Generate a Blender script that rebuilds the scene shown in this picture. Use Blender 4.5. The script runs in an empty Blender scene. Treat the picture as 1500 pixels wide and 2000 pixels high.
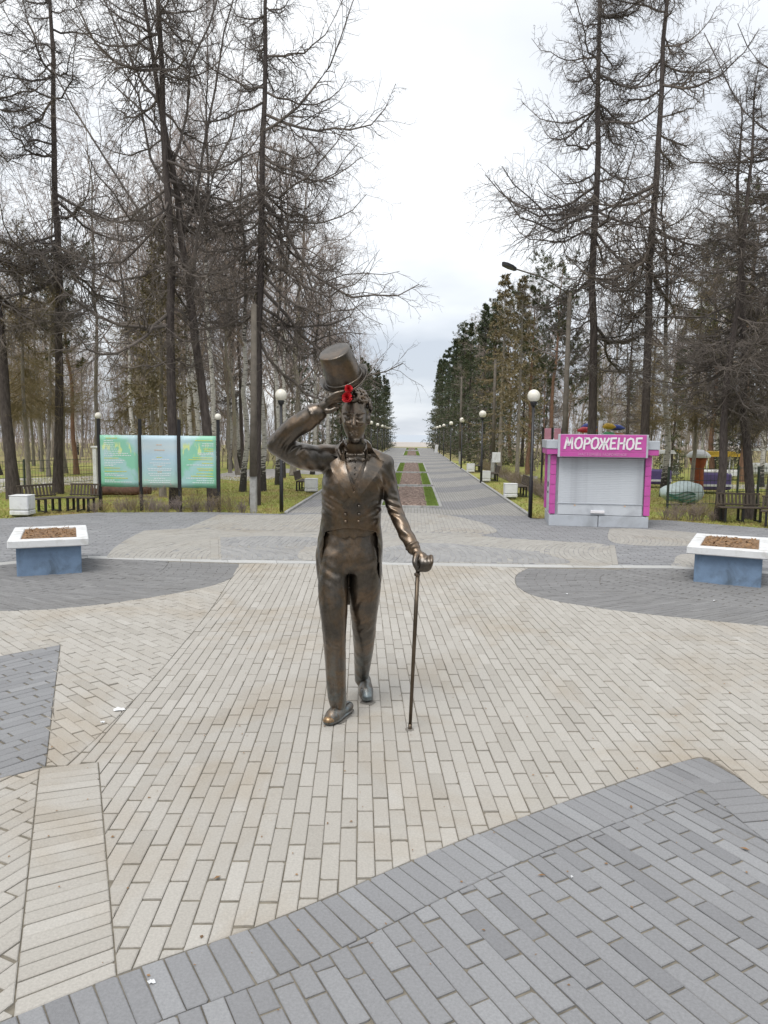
import bpy, bmesh, math, random
import numpy as np
from mathutils import Vector, Matrix
from mathutils.geometry import delaunay_2d_cdt

SC = bpy.context.scene
COL = SC.collection
random.seed(7)

# ------------------------------------------------------------------ camera
F, H = 1450.0, 2.0                       # focal length in photo pixels, eye height
YAW, PITCH, ROLL = math.radians(2.1), math.radians(5.96), math.radians(0.6)
_h = np.array([-math.sin(YAW), math.cos(YAW), 0.0]); _r = np.array([math.cos(YAW), math.sin(YAW), 0.0]); _z = np.array([0, 0, 1.0])
FW = _h*math.cos(PITCH) - _z*math.sin(PITCH)
_u = _h*math.sin(PITCH) + _z*math.cos(PITCH)
RT = _r*math.cos(ROLL) + _u*math.sin(ROLL)
UP = -_r*math.sin(ROLL) + _u*math.cos(ROLL)
cam_d = bpy.data.cameras.new("camera"); cam = bpy.data.objects.new("camera", cam_d); COL.objects.link(cam)
cam_d.sensor_fit = 'VERTICAL'; cam_d.sensor_height = 36.0; cam_d.lens = F/2000*36.0
cam_d.clip_start = 0.05; cam_d.clip_end = 9000
m = Matrix.Identity(4)
for i in range(3):
    m[i][0], m[i][1], m[i][2] = RT[i], UP[i], -FW[i]
m[2][3] = H
cam.matrix_world = m
SC.camera = cam

# ------------------------------------------------------------------ sky, sun, exposure
SUN_EL, SUN_AZ = math.radians(60), math.radians(205)      # azimuth: clockwise from +Y
W = bpy.data.worlds.new("World"); SC.world = W; W.use_nodes = True
nt = W.node_tree; nt.nodes.clear()
def wn(t, **k):
    n = nt.nodes.new(t)
    for a, b in k.items(): setattr(n, a, b)
    return n
out = wn('ShaderNodeOutputWorld'); bg = wn('ShaderNodeBackground'); bg2 = wn('ShaderNodeBackground'); mixs = wn('ShaderNodeMixShader')
sky = wn('ShaderNodeTexSky', sky_type='NISHITA', sun_disc=False, sun_elevation=SUN_EL, sun_rotation=SUN_AZ)
nt.links.new(sky.outputs[0], bg.inputs[0]); bg.inputs[1].default_value = 0.10
tc = wn('ShaderNodeTexCoord'); sep = wn('ShaderNodeSeparateXYZ'); nt.links.new(tc.outputs['Generated'], sep.inputs[0])
# overcast deck: direction projected on a flat cloud layer, fine-grained towards the horizon
mx = wn('ShaderNodeMath', operation='MAXIMUM'); mx.inputs[1].default_value = 0.0; nt.links.new(sep.outputs[2], mx.inputs[0])
ad = wn('ShaderNodeMath', operation='ADD'); ad.inputs[1].default_value = 0.22; nt.links.new(mx.outputs[0], ad.inputs[0])
dx = wn('ShaderNodeMath', operation='DIVIDE'); nt.links.new(sep.outputs[0], dx.inputs[0]); nt.links.new(ad.outputs[0], dx.inputs[1])
dy = wn('ShaderNodeMath', operation='DIVIDE'); nt.links.new(sep.outputs[1], dy.inputs[0]); nt.links.new(ad.outputs[0], dy.inputs[1])
cb = wn('ShaderNodeCombineXYZ'); nt.links.new(dx.outputs[0], cb.inputs[0]); nt.links.new(dy.outputs[0], cb.inputs[1]); cb.inputs[2].default_value = 3.1
no = wn('ShaderNodeTexNoise'); no.inputs['Scale'].default_value = 0.85; no.inputs['Detail'].default_value = 5; no.inputs['Roughness'].default_value = 0.5
nt.links.new(cb.outputs[0], no.inputs['Vector'])
# overcast skies are brighter overhead than low down
el = wn('ShaderNodeMapRange'); el.inputs[1].default_value = 0.0; el.inputs[2].default_value = 0.5; el.inputs[3].default_value = -0.07; el.inputs[4].default_value = 0.24
nt.links.new(sep.outputs[2], el.inputs[0])
sm = wn('ShaderNodeMath', operation='ADD'); nt.links.new(no.outputs['Fac'], sm.inputs[0]); nt.links.new(el.outputs[0], sm.inputs[1])
cr = wn('ShaderNodeValToRGB'); nt.links.new(sm.outputs[0], cr.inputs[0])
cr.color_ramp.elements[0].position = 0.38; cr.color_ramp.elements[0].color = (0.50, 0.54, 0.605, 1)
cr.color_ramp.elements[1].position = 0.70; cr.color_ramp.elements[1].color = (0.92, 0.935, 0.945, 1)
nt.links.new(cr.outputs[0], bg2.inputs[0]); bg2.inputs[1].default_value = 1.0
mixs.inputs[0].default_value = 0.88
nt.links.new(bg.outputs[0], mixs.inputs[1]); nt.links.new(bg2.outputs[0], mixs.inputs[2]); nt.links.new(mixs.outputs[0], out.inputs[0])

sun_d = bpy.data.lights.new("sun", 'SUN'); sun = bpy.data.objects.new("sun", sun_d); COL.objects.link(sun)
sun_d.energy = 1.5; sun_d.angle = math.radians(30); sun_d.color = (1.0, 0.97, 0.93)
_sd = Vector((math.sin(SUN_AZ)*math.cos(SUN_EL), math.cos(SUN_AZ)*math.cos(SUN_EL), math.sin(SUN_EL)))
sun.rotation_euler = _sd.to_track_quat('Z', 'Y').to_euler()
sun.location = (0, -5, 30)

vs = SC.view_settings
vs.view_transform = 'Standard'; vs.look = 'None'; vs.gamma = 1.0; vs.use_curve_mapping = False
vs.exposure = 0.47
SC.cycles.max_bounces = 4; SC.cycles.diffuse_bounces = 2; SC.cycles.glossy_bounces = 2; SC.cycles.transparent_max_bounces = 6

# ------------------------------------------------------------------ photo geometry helpers
def ray(x, y): return FW + RT*((x-750)/F) - UP*((y-1000)/F)
def gnd(x, y, z=0.0):
    d = ray(x, y); t = (z-H)/d[2]; return np.array([0, 0, H]) + d*t
def at(x, y, Y):
    d = ray(x, y); t = Y/d[1]; return np.array([0, 0, H]) + d*t
def G2(pts): return [tuple(gnd(*p)[:2]) for p in pts]

# ------------------------------------------------------------------ object helpers
def tag(o, label=None, cat=None, group=None, kind=None):
    if label: o['label'] = label
    if cat: o['category'] = cat
    if group: o['group'] = group
    if kind: o['kind'] = kind
    return o
def empty(name, loc, rz=0.0, label=None, cat=None, group=None):
    o = bpy.data.objects.new(name, None); COL.objects.link(o)
    o.empty_display_size = 0.1
    o.location = loc; o.rotation_euler = (0, 0, rz)
    return tag(o, label, cat, group)
def link(name, me, parent=None):
    o = bpy.data.objects.new(name, me); COL.objects.link(o)
    if parent is not None: o.parent = parent
    return o
def copy_tree(o, parent=None):
    c = o.copy(); COL.objects.link(c); c.parent = parent
    for ch in list(o.children): copy_tree(ch, c)
    return c
def np_mesh(name, V, Q, mats, smooth=False, tint=None):
    """V (n,3), Q (f,k) same-size faces"""
    V = np.asarray(V, np.float32); Q = np.asarray(Q, np.int32)
    me = bpy.data.meshes.new(name)
    me.vertices.add(len(V)); me.vertices.foreach_set('co', V.ravel())
    k = Q.shape[1]
    me.loops.add(Q.size); me.loops.foreach_set('vertex_index', Q.ravel())
    me.polygons.add(len(Q)); me.polygons.foreach_set('loop_start', np.arange(0, Q.size, k, dtype=np.int32))
    me.polygons.foreach_set('loop_total', np.full(len(Q), k, np.int32))
    if smooth: me.polygons.foreach_set('use_smooth', np.ones(len(Q), bool))
    if tint is not None:
        a = me.attributes.new('tint', 'FLOAT', 'POINT'); a.data.foreach_set('value', np.asarray(tint, np.float32))
    for mm in (mats if isinstance(mats, (list, tuple)) else [mats]): me.materials.append(mm)
    me.update(calc_edges=True); me.validate()
    return me

class MB:
    """collects shapes and links them as one mesh"""
    def __init__(s): s.v = []; s.f = []; s.sm = []
    def add(s, vs, fs, smooth=False):
        b = len(s.v); s.v += [tuple(map(float, v)) for v in vs]; s.f += [tuple(i+b for i in f) for f in fs]; s.sm += [smooth]*len(fs); return s
    def box(s, c, d, rot=None, ch=0.0):
        x, y, z = d[0]/2, d[1]/2, d[2]/2
        if ch <= 0:
            vs = [(-x,-y,-z),(x,-y,-z),(x,y,-z),(-x,y,-z),(-x,-y,z),(x,-y,z),(x,y,z),(-x,y,z)]
            fs = [(3,2,1,0),(4,5,6,7),(0,1,5,4),(1,2,6,5),(2,3,7,6),(3,0,4,7)]
        else:
            bm = bmesh.new(); bmesh.ops.create_cube(bm, size=1.0)
            for v in bm.verts: v.co = Vector((v.co.x*2*x, v.co.y*2*y, v.co.z*2*z))
            bmesh.ops.bevel(bm, geom=bm.edges[:], offset=min(ch, x*.9, y*.9, z*.9), segments=1, affect='EDGES')
            bm.verts.index_update(); vs = [v.co[:] for v in bm.verts]; fs = [tuple(v.index for v in f.verts) for f in bm.faces]; bm.free()
        R = rot if rot is not None else Matrix.Identity(3)
        vs = [tuple(R @ Vector(v) + Vector(c)) for v in vs]
        return s.add(vs, fs)
    def tube(s, pts, rad, n=8, cap=True, smooth=True):
        pts = [Vector(p) for p in pts]
        if not isinstance(rad, (list, tuple)): rad = [rad]*len(pts)
        vs = []; fs = []
        ref = None
        for i, p in enumerate(pts):
            t = (pts[min(i+1, len(pts)-1)] - pts[max(i-1, 0)]).normalized()
            if ref is None: ref = Vector((1,0,0)) if abs(t.x) < .8 else Vector((0,1,0))
            a = (ref - t*ref.dot(t)).normalized(); ref = a; b = t.cross(a)
            for k in range(n):
                w = 2*math.pi*k/n; vs.append(p + (a*math.cos(w) + b*math.sin(w))*rad[i])
        for i in range(len(pts)-1):
            for k in range(n):
                k2 = (k+1) % n; fs.append((i*n+k, i*n+k2, (i+1)*n+k2, (i+1)*n+k))
        s.add(vs, fs, smooth)
        if cap:
            b0 = len(s.v) - len(vs)
            s.f.append(tuple(b0+k for k in reversed(range(n)))); s.sm.append(False)
            s.f.append(tuple(b0+(len(pts)-1)*n+k for k in range(n))); s.sm.append(False)
        return s
    def lathe(s, prof, n=16, M=None, smooth=True):
        """prof: (r, z) list, revolved round z"""
        vs = []; fs = []
        for r, z in prof:
            for k in range(n):
                w = 2*math.pi*k/n; vs.append(Vector((r*math.cos(w), r*math.sin(w), z)))
        if M is not None: vs = [M @ v for v in vs]
        for i in range(len(prof)-1):
            for k in range(n):
                k2 = (k+1) % n; fs.append((i*n+k, i*n+k2, (i+1)*n+k2, (i+1)*n+k))
        return s.add(vs, fs, smooth)
    def prism(s, poly, z0, z1, M=None):
        """poly (x,y) list extruded z0..z1"""
        n = len(poly)
        a = sum(poly[i][0]*poly[(i+1)%n][1]-poly[(i+1)%n][0]*poly[i][1] for i in range(n))
        if a < 0: poly = poly[::-1]
        vs = [Vector((p[0], p[1], z0)) for p in poly] + [Vector((p[0], p[1], z1)) for p in poly]
        if M is not None: vs = [M @ v for v in vs]
        fs = [tuple(reversed(range(n))), tuple(range(n, 2*n))] + [(i, (i+1)%n, n+(i+1)%n, n+i) for i in range(n)]
        return s.add(vs, fs)
    def mesh(s, name, mat):
        me = bpy.data.meshes.new(name); me.from_pydata(s.v, [], s.f)
        me.polygons.foreach_set('use_smooth', s.sm)
        if mat is not None: me.materials.append(mat)
        me.update(); return me
    def build(s, name, mat, parent=None):
        return link(name, s.mesh(name, mat), parent)

# ------------------------------------------------------------------ materials
def nodes(name):
    mt = bpy.data.materials.new(name); mt.use_nodes = True
    t = mt.node_tree; b = t.nodes['Principled BSDF']; return mt, t, b
def N(t, typ, ins=None, **k):
    n = t.nodes.new(typ)
    for a, b in k.items(): setattr(n, a, b)
    for a, b in (ins or {}).items():
        if isinstance(b, bpy.types.NodeSocket): t.links.new(b, n.inputs[a])
        else: n.inputs[a].default_value = b
    return n
def ramp(t, fac, stops):
    n = t.nodes.new('ShaderNodeValToRGB'); t.links.new(fac, n.inputs[0]); e = n.color_ramp.elements
    while len(e) < len(stops): e.new(0.5)
    for i, (p, c) in enumerate(stops):
        e[i].position = p; e[i].color = (*c, 1) if len(c) == 3 else c
    return n.outputs[0]
def mixc(t, fac, a, b, blend='MIX'):
    n = t.nodes.new('ShaderNodeMix'); n.data_type = 'RGBA'; n.blend_type = blend
    for k, v in ((0, fac), (6, a), (7, b)):
        if isinstance(v, bpy.types.NodeSocket): t.links.new(v, n.inputs[k])
        else: n.inputs[k].default_value = v if k == 0 else ((*v, 1) if len(v) == 3 else v)
    return n.outputs[2]
def noise(t, vec, scale, detail=4, rough=.55, dist=0.0):
    n = N(t, 'ShaderNodeTexNoise', {'Scale': scale, 'Detail': detail, 'Roughness': rough, 'Distortion': dist})
    if vec is not None: t.links.new(vec, n.inputs['Vector'])
    return n.outputs['Fac']
def bump(t, b, h, strength=.3, dist=.01):
    n = N(t, 'ShaderNodeBump', {'Strength': strength, 'Distance': dist, 'Height': h}); t.links.new(n.outputs[0], b.inputs['Normal'])
def wpos(t): return N(t, 'ShaderNodeNewGeometry').outputs['Position']
def opos(t): return N(t, 'ShaderNodeTexCoord').outputs['Object']
def scaled(t, vec, s): return N(t, 'ShaderNodeMapping', {'Vector': vec, 'Scale': s}).outputs[0]

def simple(name, col, rough=.6, metal=0.0, var=.12, nscale=8.0, bmp=.15, bscale=60., spec=.5, dirt=None):
    mt, t, b = nodes(name); p = opos(t)
    n = noise(t, p, nscale, 5)
    c0 = tuple(max(0, c*(1-var)) for c in col); c1 = tuple(min(1, c*(1+var)) for c in col)
    cc = ramp(t, n, [(.3, c0), (.7, c1)])
    if dirt:
        d = ramp(t, noise(t, p, nscale*.6, 6, .65, .5), [(.5, (0,0,0)), (.72, (1,1,1))])
        cc = mixc(t, d, cc, dirt)
    t.links.new(cc, b.inputs['Base Color'])
    b.inputs['Roughness'].default_value = rough; b.inputs['Metallic'].default_value = metal; b.inputs['Specular IOR Level'].default_value = spec
    if bmp: bump(t, b, noise(t, p, bscale, 3), bmp, .004)
    return mt

def paver_mat(name, lo, mid, hi, stain, stain_amt=.5, rough=.78):
    mt, t, b = nodes(name); p = wpos(t)
    tint = N(t, 'ShaderNodeAttribute', attribute_name='tint').outputs['Fac']
    c = ramp(t, tint, [(0., lo), (.5, mid), (1., hi)])
    fine = noise(t, p, 90, 2, .6); c = mixc(t, .35, c, ramp(t, fine, [(.25, (.62,.62,.62)), (.75, (1.3,1.3,1.3))]), 'MULTIPLY')
    sp = N(t, 'ShaderNodeTexVoronoi', {'Vector': p, 'Scale': 140.0}).outputs['Distance']
    c = mixc(t, .22, c, ramp(t, sp, [(.0, (.45,.45,.45)), (.35, (1.08,1.08,1.08))]), 'MULTIPLY')
    big = ramp(t, noise(t, p, .75, 4, .62, .6), [(.50, (0,0,0)), (.74, (1,1,1))])
    k = N(t, 'ShaderNodeMath', {0: big, 1: stain_amt}, operation='MULTIPLY').outputs[0]
    c = mixc(t, k, c, stain, 'MULTIPLY')
    sp2 = ramp(t, noise(t, p, 11, 3, .7), [(.66, (0,0,0)), (.78, (1,1,1))])
    k2 = N(t, 'ShaderNodeMath', {0: sp2, 1: .35}, operation='MULTIPLY').outputs[0]
    c = mixc(t, k2, c, stain, 'MULTIPLY')
    t.links.new(c, b.inputs['Base Color'])
    r = ramp(t, noise(t, p, 1.3, 2), [(.3, (rough-.10,)*3), (.7, (rough+.08,)*3)]); t.links.new(r, b.inputs['Roughness'])
    b.inputs['Specular IOR Level'].default_value = .4
    bump(t, b, noise(t, p, 160, 2, .65), .35, .003)
    return mt

M = {}
M['light'] = paver_mat('paver_light', (.355,.334,.300), (.398,.377,.342), (.440,.420,.385), (.80,.69,.55), .70)
M['dark'] = paver_mat('paver_dark', (.200,.202,.210), (.240,.242,.250), (.285,.288,.296), (.80,.78,.76), .5)
M['dark2'] = paver_mat('paver_dark_no_sheen', (.172,.170,.170), (.200,.198,.198), (.235,.233,.232), (.82,.80,.76), .5)  # same brick as paver_dark; lack of sky sheen is put into this darker colour
M['mid'] = paver_mat('paver_mid', (.25,.25,.255), (.30,.298,.295), (.35,.345,.34), (.80,.75,.68), .4)
M['light2'] = paver_mat('paver_light_worn', (.32,.305,.28), (.355,.34,.312), (.39,.375,.345), (.80,.70,.58), .5)
M['kerb_white'] = paver_mat('kerb_pale', (.42,.42,.41), (.455,.455,.445), (.49,.49,.48), (.75,.70,.62), .5)
M['joint'] = simple('joint_sand', (.185,.165,.13), .95, nscale=14, var=.35, bmp=.5, bscale=200)
M['white'] = simple('white_paint', (.74,.75,.76), .55, var=.06, nscale=6, bmp=.3, dirt=(.46,.45,.41))
M['blue'] = simple('blue_render', (.18,.265,.39), .75, var=.14, nscale=6, bmp=.5, bscale=70, dirt=(.105,.145,.195))
M['black'] = simple('black_paint', (.018,.018,.021), .42, var=.3, nscale=20)
M['globe'] = simple('opal_glass', (.80,.77,.68), .25, var=.03, bmp=0)
M['wood'] = simple('bench_wood', (.075,.058,.042), .7, var=.3, nscale=18, bmp=.3)
M['concrete'] = simple('concrete', (.36,.36,.35), .85, var=.15, nscale=9, bmp=.4, dirt=(.22,.21,.19))
M['pole_wood'] = simple('weathered_pole', (.125,.108,.088), .85, var=.25, nscale=6, bmp=.5, bscale=40)
M['metal_grey'] = simple('kiosk_grey', (.48,.51,.555), .45, var=.05, nscale=3, dirt=(.36,.38,.41))
M['metal_grey2'] = simple('shutter_grey', (.57,.60,.64), .4, var=.04, nscale=3, dirt=(.42,.44,.48))
M['pink'] = simple('magenta_panel', (.54,.095,.37), .45, var=.08, nscale=4, dirt=(.45,.10,.31))
M['letter'] = simple('letter_white', (.82,.80,.82), .45, var=.02, bmp=0)
M['letter_dim'] = simple('letter_faded', (.66,.36,.56), .5, var=.1, bmp=0)
M['green_fence'] = simple('fence_green', (.035,.05,.04), .5, var=.2)
M['asphalt'] = simple('asphalt', (.17,.165,.16), .9, var=.2, nscale=2, bmp=.4)
M['path_pale'] = simple('pale_path', (.42,.40,.37), .9, var=.12, nscale=1.2, bmp=.3)
# ================================================================== ground and paving
rng = np.random.default_rng(11)
def sheet(name, poly, z, mat, kind='structure'):
    mb = MB(); n = len(poly)
    a = sum(poly[i][0]*poly[(i+1)%n][1]-poly[(i+1)%n][0]*poly[i][1] for i in range(n))
    if a < 0: poly = list(poly)[::-1]
    mb.add([(p[0], p[1], z) for p in poly], [tuple(range(n))])
    return tag(mb.build(name, mat), kind=kind)

# ---- earth, sea, beach, lawns
mt, t, b = nodes('forest_floor'); p = wpos(t)
c = ramp(t, noise(t, p, .35, 7, .65, .4), [(.30, (.27,.20,.13)), (.47, (.30,.26,.12)), (.56, (.29,.29,.10)), (.72, (.31,.235,.15))])
c = mixc(t, .5, c, ramp(t, noise(t, p, 9, 5, .7), [(.3, (.55,.5,.45)), (.7, (1.3,1.25,1.2))]), 'MULTIPLY')
t.links.new(c, b.inputs['Base Color']); b.inputs['Roughness'].default_value = .95; bump(t, b, noise(t, p, 14, 6, .7), .8, .05)
M['floor'] = mt
mt, t, b = nodes('lawn'); p = wpos(t)
c = ramp(t, noise(t, p, .55, 6, .6, .5), [(.30, (.36,.28,.12)), (.44, (.38,.36,.115)), (.60, (.31,.37,.085)), (.75, (.42,.37,.14))])
c = mixc(t, .55, c, ramp(t, noise(t, p, 22, 5, .75), [(.3, (.55,.52,.45)), (.7, (1.35,1.3,1.2))]), 'MULTIPLY')
lit = ramp(t, noise(t, p, 3.2, 8, .75, .3), [(.56, (0,0,0)), (.66, (1,1,1))])
c = mixc(t, lit, c, (.30,.20,.11))
t.links.new(c, b.inputs['Base Color']); b.inputs['Roughness'].default_value = .95; bump(t, b, noise(t, p, 40, 5, .7), .8, .03)
M['lawn'] = mt
mt, t, b = nodes('bed_turf'); p = wpos(t)
c = ramp(t, noise(t, p, 5, 6, .7), [(.3, (.15,.22,.045)), (.7, (.25,.34,.08))]); t.links.new(c, b.inputs['Base Color']); b.inputs['Roughness'].default_value = .9; bump(t, b, noise(t, p, 60, 4), .8, .03)
M['turf'] = mt
mt, t, b = nodes('bed_mulch'); p = wpos(t)
v = N(t, 'ShaderNodeTexVoronoi', {'Vector': p, 'Scale': 16.0}); 
c = ramp(t, N(t, 'ShaderNodeSeparateColor', {0: v.outputs['Color']}).outputs[0], [(0., (.10,.07,.055)), (.6, (.20,.14,.115)), (.9, (.32,.24,.20))]); t.links.new(c, b.inputs['Base Color']); b.inputs['Roughness'].default_value = .95; bump(t, b, v.outputs['Distance'], 1., .03)
M['mulch'] = mt
mt, t, b = nodes('beach_sand'); p = wpos(t)
c = ramp(t, noise(t, p, .05, 5), [(.3, (.36,.32,.29)), (.7, (.44,.40,.36))]); t.links.new(c, b.inputs['Base Color']); b.inputs['Roughness'].default_value = .95
M['sand'] = mt
mt, t, b = nodes('sea_water'); p = wpos(t)
b.inputs['Base Color'].default_value = (.34,.385,.44,1); b.inputs['Roughness'].default_value = .35; bump(t, b, noise(t, scaled(t, p, (.05,.25,1)), 1., 4), .4, .3)
M['sea'] = mt

sheet('ground', [(-160,-30),(160,-30),(160,128),(-160,128)], -.060, M['floor'])
sheet('beach', [(-700,128),(700,128),(700,210),(-700,210)], -.064, M['sand'])
sheet('sea', [(-7000,210),(7000,210),(7000,8500),(-7000,8500)], -.068, M['sea'])

AXL, AXR = -3.10, 2.93                                    # alley edges
left_far = G2([(-420,1040),(0,1013),(190,1001),(420,1000),(556,1004)])
right_far = G2([(1037,1013),(1052,1014)]) + [(3.4,18.3),(6.2,18.2)] + G2([(1320,1017),(1400,1024),(1500,1032),(1800,1052)])
plaza_poly = left_far + [(AXL,18.9),(AXR,18.9)] + right_far + [(16,10),(16,-6),(-16,-6),(-16,10)]
plaza = sheet('plaza_bed', plaza_poly, -.0085, M['joint'])

# ---- alley surface (bricks too small to pick apart here)
mt, t, b = nodes('alley_paving'); p = wpos(t)
br = N(t, 'ShaderNodeTexBrick', {'Vector': N(t, 'ShaderNodeMapping', {'Vector': p, 'Rotation': (0,0,math.pi/2)}).outputs[0], 'Scale': 1.0, 'Mortar Size': .006, 'Brick Width': .305, 'Row Height': .083,
       'Color1': (1,1,1,1), 'Color2': (.86,.86,.86,1), 'Mortar': (.45,.43,.40,1)})
sx = N(t, 'ShaderNodeSeparateXYZ', {0: p})
s1 = N(t, 'ShaderNodeMath', {0: sx.outputs[1], 1: 1.05}, operation='MULTIPLY').outputs[0]
s2 = N(t, 'ShaderNodeMath', {0: sx.outputs[0], 1: 1.5}, operation='MULTIPLY').outputs[0]
s3 = N(t, 'ShaderNodeMath', {0: s2}, operation='SINE').outputs[0]
s4 = N(t, 'ShaderNodeMath', {0: s3, 1: 1.25}, operation='MULTIPLY').outputs[0]
s5 = N(t, 'ShaderNodeMath', {0: s1, 1: s4}, operation='ADD').outputs[0]
s6 = N(t, 'ShaderNodeMath', {0: s5}, operation='SINE').outputs[0]
w = ramp(t, N(t, 'ShaderNodeMath', {0: s6, 1: .5}, operation='MULTIPLY_ADD').outputs[0], [(.0, (.25,.25,.258)), (.03, (.325,.318,.302))])
nodes_ = t.nodes; 
for nd in nodes_:
    if nd.type == 'MATH' and nd.operation == 'MULTIPLY_ADD': nd.inputs[2].default_value = .15
c = mixc(t, 1., w, br.outputs['Color'], 'MULTIPLY')
c = mixc(t, .5, c, ramp(t, noise(t, p, .6, 5, .6), [(.3, (.75,.74,.72)), (.7, (1.12,1.12,1.12))]), 'MULTIPLY')
t.links.new(c, b.inputs['Base Color']); b.inputs['Roughness'].default_value = .8; bump(t, b, br.outputs['Fac'], -.4, .004)
M['alley'] = mt
sheet('alley', [(AXL,18.7),(AXR,18.7),(AXR,116),(AXL,116)], -.002, M['alley'])
# kerb stones along both alley edges
def kerb_line(name, pts, w, z, h, mat, step=1.0):
    mb = MB(); pts = [Vector((q[0], q[1], 0)) for q in pts]
    for a, c_ in zip(pts, pts[1:]):
        L = (c_-a).length; k = max(1, int(L/step)); d = (c_-a)/k; ang = math.atan2(d.y, d.x)
        for i in range(k):
            q = a + d*(i+.5); mb.box((q.x, q.y, z+h/2), (d.length-.008, w, h), Matrix.Rotation(ang, 3, 'Z'), .008)
    return tag(mb.build(name, mat), kind='structure')
kerb_line('kerb', [(AXR+.05,18.6),(AXR+.05,60),(AXR+.05,116)], .09, -.05, .10, M['concrete'])
kerb_line('kerb', [(AXL-.05,18.5),(AXL-.05,60),(AXL-.05,116)], .09, -.05, .10, M['concrete'])

# ---- brick fields
def clip(poly, quad):
    out = poly
    for i in range(len(quad)):
        ax, ay = quad[i]; bx, by = quad[(i+1) % len(quad)]; ex, ey = bx-ax, by-ay
        inp = out; out = []
        if not inp: break
        px, py = inp[-1]; pd = ex*(py-ay)-ey*(px-ax)
        for qx, qy in inp:
            qd = ex*(qy-ay)-ey*(qx-ax)
            if (qd >= 0) != (pd >= 0):
                s = pd/(pd-qd); out.append((px+(qx-px)*s, py+(qy-py)*s))
            if qd >= 0: out.append((qx, qy))
            px, py, pd = qx, qy, qd
    return out
def area(p): return .5*sum(p[i][0]*p[(i+1)%len(p)][1]-p[(i+1)%len(p)][0]*p[i][1] for i in range(len(p)))
def clean(p, eps=.004):
    o = []
    for q in p:
        if not o or math.hypot(q[0]-o[-1][0], q[1]-o[-1][1]) > eps: o.append(q)
    if len(o) > 1 and math.hypot(o[0][0]-o[-1][0], o[0][1]-o[-1][1]) <= eps: o.pop()
    return o
BL, BW, GAP = .302, .0840, .0064
def heading(p0, p1):
    a, c_ = gnd(*p0), gnd(*p1); return math.atan2(c_[1]-a[1], c_[0]-a[0])
def lay(poly, ang, org=(0,0), bl=BL, bw=BW, gap=GAP, warp=None, bond=.5, jit=.12, hg=(.95,1.5), sg=(.08,.60)):
    """running bond: rows along ang"""
    if area(poly) < 0: poly = poly[::-1]
    poly = inset(clean(poly, .002), .003)
    ca, sa = math.cos(ang), math.sin(ang)
    P = np.array(poly)
    U = (P[:,0]-org[0])*ca + (P[:,1]-org[1])*sa; V = -(P[:,0]-org[0])*sa + (P[:,1]-org[1])*ca
    u0, u1, v0, v1 = U.min(), U.max(), V.min(), V.max()
    if warp: v0 -= 1.2; v1 += 1.2
    res = []
    for r in range(int(math.floor(v0/bw))-1, int(math.ceil(v1/bw))+1):
        off = ((r % 2)*bond + random.uniform(-jit, jit)*.5)*bl
        for k in range(int(math.floor((u0-off)/bl))-1, int(math.ceil((u1-off)/bl))+1):
            a0, a1 = off+k*bl+gap*random.uniform(*hg), off+(k+1)*bl-gap*random.uniform(*hg); b0, b1 = r*bw+gap*random.uniform(*sg), (r+1)*bw-gap*random.uniform(*sg)
            q = [(a0,b0),(a1,b0),(a1,b1),(a0,b1)]
            if warp: q = [(u, v+warp(u)) for u, v in q]
            q = [(org[0]+u*ca-v*sa, org[1]+u*sa+v*ca) for u, v in q]
            g = clean(clip(poly, q))
            if len(g) >= 3 and area(g) > .0006: res.append(g)
    return res
def resample(pts, n):
    P = np.array(pts); d = np.r_[0, np.cumsum(np.hypot(*np.diff(P, axis=0).T))]; s = np.linspace(0, d[-1], n)
    return np.c_[np.interp(s, d, P[:,0]), np.interp(s, d, P[:,1])], d[-1]
def smoothline(pts, n=60):
    """Catmull-Rom through the points"""
    P = np.array([pts[0]]+list(pts)+[pts[-1]]); o = []
    m_ = max(2, n//(len(pts)-1))
    for i in range(1, len(P)-2):
        for s in np.linspace(0, 1, m_, endpoint=False):
            o.append(.5*((2*P[i]) + (-P[i-1]+P[i+1])*s + (2*P[i-1]-5*P[i]+4*P[i+1]-P[i+2])*s*s + (-P[i-1]+3*P[i]-3*P[i+1]+P[i+2])*s**3))
    o.append(P[-2]); return [tuple(q) for q in o]
def ribbon(A, B, bl=BL, bw=BW, gap=GAP, stagger=True):
    """bricks laid across between two curves A and B"""
    _, la = resample(A, 5); _, lb = resample(B, 5)
    n = max(2, int(max(la, lb)/bw)); a, _ = resample(A, n+1); c_, _ = resample(B, n+1); res = []
    for i in range(n):
        e = gap/2
        def lerp(i0, f, s):
            p = a[i0]+(a[i0+1]-a[i0])*f; q = c_[i0]+(c_[i0+1]-c_[i0])*f; return p+(q-p)*s
        f = e/max(.02, np.linalg.norm(a[i+1]-a[i])); f = min(f, .2)
        L = np.linalg.norm(c_[i]-a[i]); off = (.5*bl if (i % 2 and stagger) else 0.)+random.uniform(-.02, .02)
        cuts = [0.]+[x for x in np.arange(off, L, bl) if .05 < x < L-.05]+[L]
        for x0, x1 in zip(cuts, cuts[1:]):
            s0, s1 = (x0+e)/L, (x1-e)/L
            q = [tuple(lerp(i, f, s0)), tuple(lerp(i, 1-f, s0)), tuple(lerp(i, 1-f, s1)), tuple(lerp(i, f, s1))]
            if area(q) < 0: q = q[::-1]
            if area(q) > .0006: res.append(q)
    return res
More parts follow.
